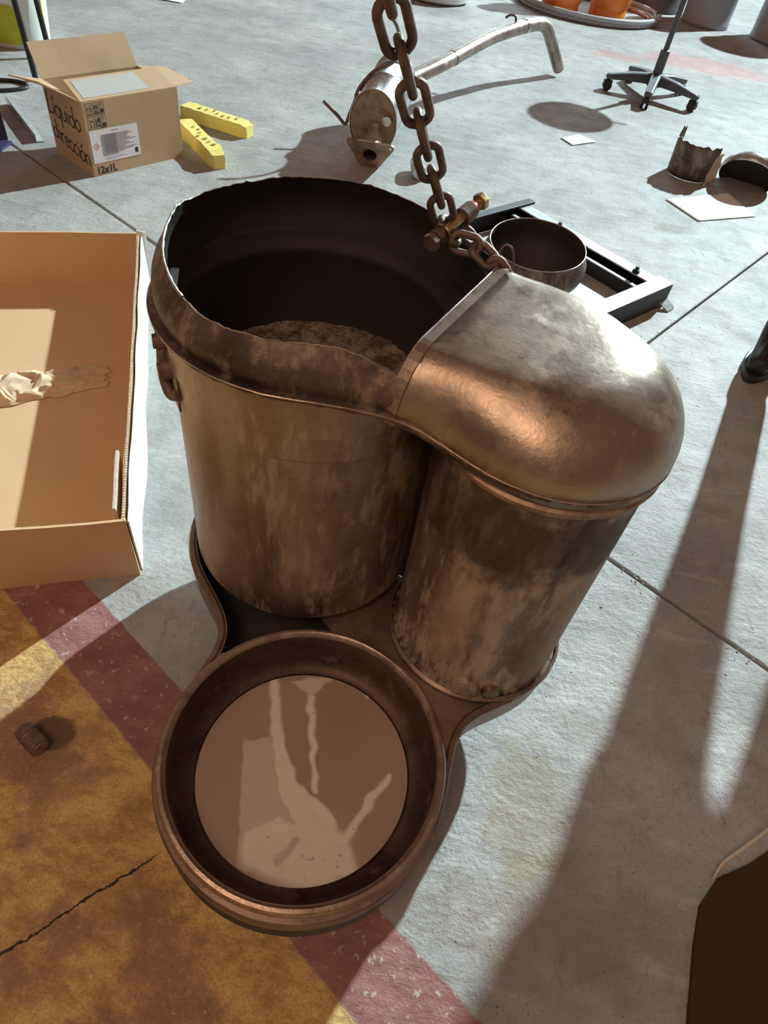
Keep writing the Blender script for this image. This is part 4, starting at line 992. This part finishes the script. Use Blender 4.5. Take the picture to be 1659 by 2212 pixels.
# ------------------------------------------------------------------ small rusty fitting on the yellow paint, front left
ft = thing('rusty_fitting', 'small rusty threaded fitting lying on the yellow painted floor, front left', 'fitting', (-.50, .40, 0))
fa, fb = Vector((-.524, .405, .017)), Vector((-.487, .383, .017)); fd2 = (fb - fa).normalized()
part('hex_nut', *hexm(fa, fd2, .017, .016), M['rust'], ft, smooth=False, bevel=.0015)
part('threaded_barrel', *tube([fa + fd2 * (.008 + .003 * k) for k in range(12)], [.0165 if k % 2 else .0152 for k in range(12)], 20), M['rust'], ft)
part('bore', *tube([fa + fd2 * .0405, fa + fd2 * .043, fa + fd2 * .0432], [.0145, .013, .0085], 18), M['weld'], ft)

# dark board with a pale edge in the near right corner
db = thing('dark_board', 'dark brown board lying in the near right corner with a pale curled edge', 'board', (.65, .3, 0))
poly = [Vector(p) for p in ((.548, .02), (.556, .167), (.585, .27), (.605, .325), (.645, .372), (.70, .40), (.76, .44), (1.1, .46), (1.1, .02))]
pr = prism(poly, .0005, .012); part('board_sheet', pr[0], pr[1], M['mat'], db, smooth=False, bevel=.002)
part('curled_edge', *tube(spline([(.632, .366, .012), (.652, .392, .018), (.685, .416, .026), (.73, .450, .034), (.775, .490, .040)], 6), [.001 + .0022 * math.sin(PI * k / 24) for k in range(25)], 8), M['boardedge'], db)

# ------------------------------------------------------------------ person standing at the right, only a boot in the frame
pe = thing('person', 'person in dark clothes and black boots at the right edge, only one toe showing', 'person', (1.3, 1.98, 0))
def skin_body(name, verts, edges, radii, mat, root_i=0, sub=2):
    base = LOC[pe]; me = bpy.data.meshes.new(name); me.from_pydata([tuple(Vector(v) - base) for v in verts], edges, []); me.update()
    o = bpy.data.objects.new(name, me); COL.objects.link(o); o.parent = pe; LOC[o] = base
    o.modifiers.new('k', 'SKIN')
    for i, sv in enumerate(me.skin_vertices[0].data): sv.radius = (radii[i][0], radii[i][1]) if hasattr(radii[i], '__len__') else (radii[i], radii[i]); sv.use_root = i == root_i
    m = o.modifiers.new('u', 'SUBSURF'); m.levels = m.render_levels = sub
    me.materials.append(mat); return o
L_an, R_an = Vector((1.165, 2.04, .10)), Vector((1.49, 1.89, .10)); hip = Vector((1.365, 1.96, 1.0)); fwd_ = Vector((-.447, -.894, 0))
sdp = Vector((.894, -.447, 0))      # from the far leg towards the near one
def leg_(s, an): j = hip + sdp * (.085 * s) + Vector((0, 0, -.08)); return [j, j.lerp(an, .32) + fwd_ * .015, j.lerp(an, .55) + fwd_ * .02, an + Vector((0, 0, .02))]
def arm_(s): return [hip + sdp * (.15 * s) + Vector((0, 0, .42)), hip + sdp * (.155 * s) + Vector((0, 0, .17)) - fwd_ * .03, hip + sdp * (.145 * s) + fwd_ * .06 + Vector((0, 0, -.06))]
body_v = [hip, hip + Vector((0, 0, .18)), hip + Vector((0, 0, .38)), hip + Vector((0, 0, .49))] + leg_(-1, L_an) + leg_(1, R_an) + arm_(-1) + arm_(1)
skin_body('work_clothes', body_v, [(0, 1), (1, 2), (2, 3), (0, 4), (4, 5), (5, 6), (6, 7), (0, 8), (8, 9), (9, 10), (10, 11), (2, 12), (12, 13), (13, 14), (2, 15), (15, 16), (16, 17)],
          [.14, .14, .15, .075, .090, .076, .064, .058, .090, .078, .066, .06, .062, .05, .04, .062, .05, .04], M['cloth'])
hd = hip + fwd_ * .02 + Vector((0, 0, .65))
skin_body('head', [hip + Vector((0, 0, .47)), hip + Vector((0, 0, .54)), hd, hd + Vector((0, 0, .09))], [(0, 1), (1, 2), (2, 3)], [.055, .055, .095, .075], M['skin'])
skin_body('hair', [hd - fwd_ * .03 + Vector((0, 0, .03)), hd - fwd_ * .01 + Vector((0, 0, .10))], [(0, 1)], [.095, .085], M['hair'])
for s in (-1, 1):
    e = hd + fwd_ * .088 + sdp * (.032 * s) + Vector((0, 0, .02)); part('eye', *tube([e, e + fwd_ * .006], [.012, .006], 10), M['paper'], pe)
    e = hd + sdp * (.092 * s); part('ear', *tube([e + Vector((0, 0, -.03)), e, e + Vector((0, 0, .03))], [.008, .014, .009], 10), M['skin'], pe)
part('nose', *tube([hd + fwd_ * .09 + Vector((0, 0, .02)), hd + fwd_ * .115 + Vector((0, 0, -.02))], [.008, .016], 10), M['skin'], pe)
for k, wr_ in enumerate((body_v[14], body_v[17])):
    hv, he, hr = [wr_, wr_ + fwd_ * .03 + Vector((0, 0, -.07))], [(0, 1)], [.026, .036]
    for q in range(4):
        b0 = hv[1] + sdp * ((q - 1.5) * .02); L_ = (.062, .075, .07, .055)[q]; m_ = len(hv)
        hv += [b0 + Vector((0, 0, -.03)), b0 + fwd_ * .012 + Vector((0, 0, -.03 - L_ * .5)), b0 + fwd_ * .035 + Vector((0, 0, -.03 - L_ * .9))]; he += [(1, m_), (m_, m_ + 1), (m_ + 1, m_ + 2)]; hr += [.0095, .0085, .0075]
    m_ = len(hv); hv += [hv[0] + fwd_ * .04 + Vector((0, 0, -.04)), hv[0] + fwd_ * .07 + Vector((0, 0, -.09))]; he += [(0, m_), (m_, m_ + 1)]; hr += [.012, .009]
    skin_body('hand', hv, he, hr, M['skin'], 0, 1)
for an, fd3 in ((L_an, Vector((-.52, -.85, 0)).normalized()), (R_an, Vector((-.30, -.95, 0)).normalized())):
    h0 = an.copy(); h0.z = 0
    bv_ = [h0 + Vector((0, 0, .22)), h0 + Vector((0, 0, .11)), h0 - fd3 * .045 + Vector((0, 0, .045)), h0 + fd3 * .07 + Vector((0, 0, .055)), h0 + fd3 * .15 + Vector((0, 0, .042)), h0 + fd3 * .185 + Vector((0, 0, .038))]
    skin_body('boot', bv_, [(0, 1), (1, 2), (1, 3), (3, 4), (4, 5)], [.058, .052, .042, .046, .042, .032], M['rubber'], 1)
    sl = []
    for k in range(20):
        a = 2 * PI * k / 20; sl.append(h0 + fd3 * (.068 + .142 * math.cos(a)) + Vector((-fd3.y, fd3.x, 0)) * (.048 * math.sin(a) * (1 - .12 * math.cos(2 * a))))
    pr = prism([p.xy for p in sl], .0, .026); part('sole', pr[0], pr[1], M['rubber'], pe, smooth=False, bevel=.003)
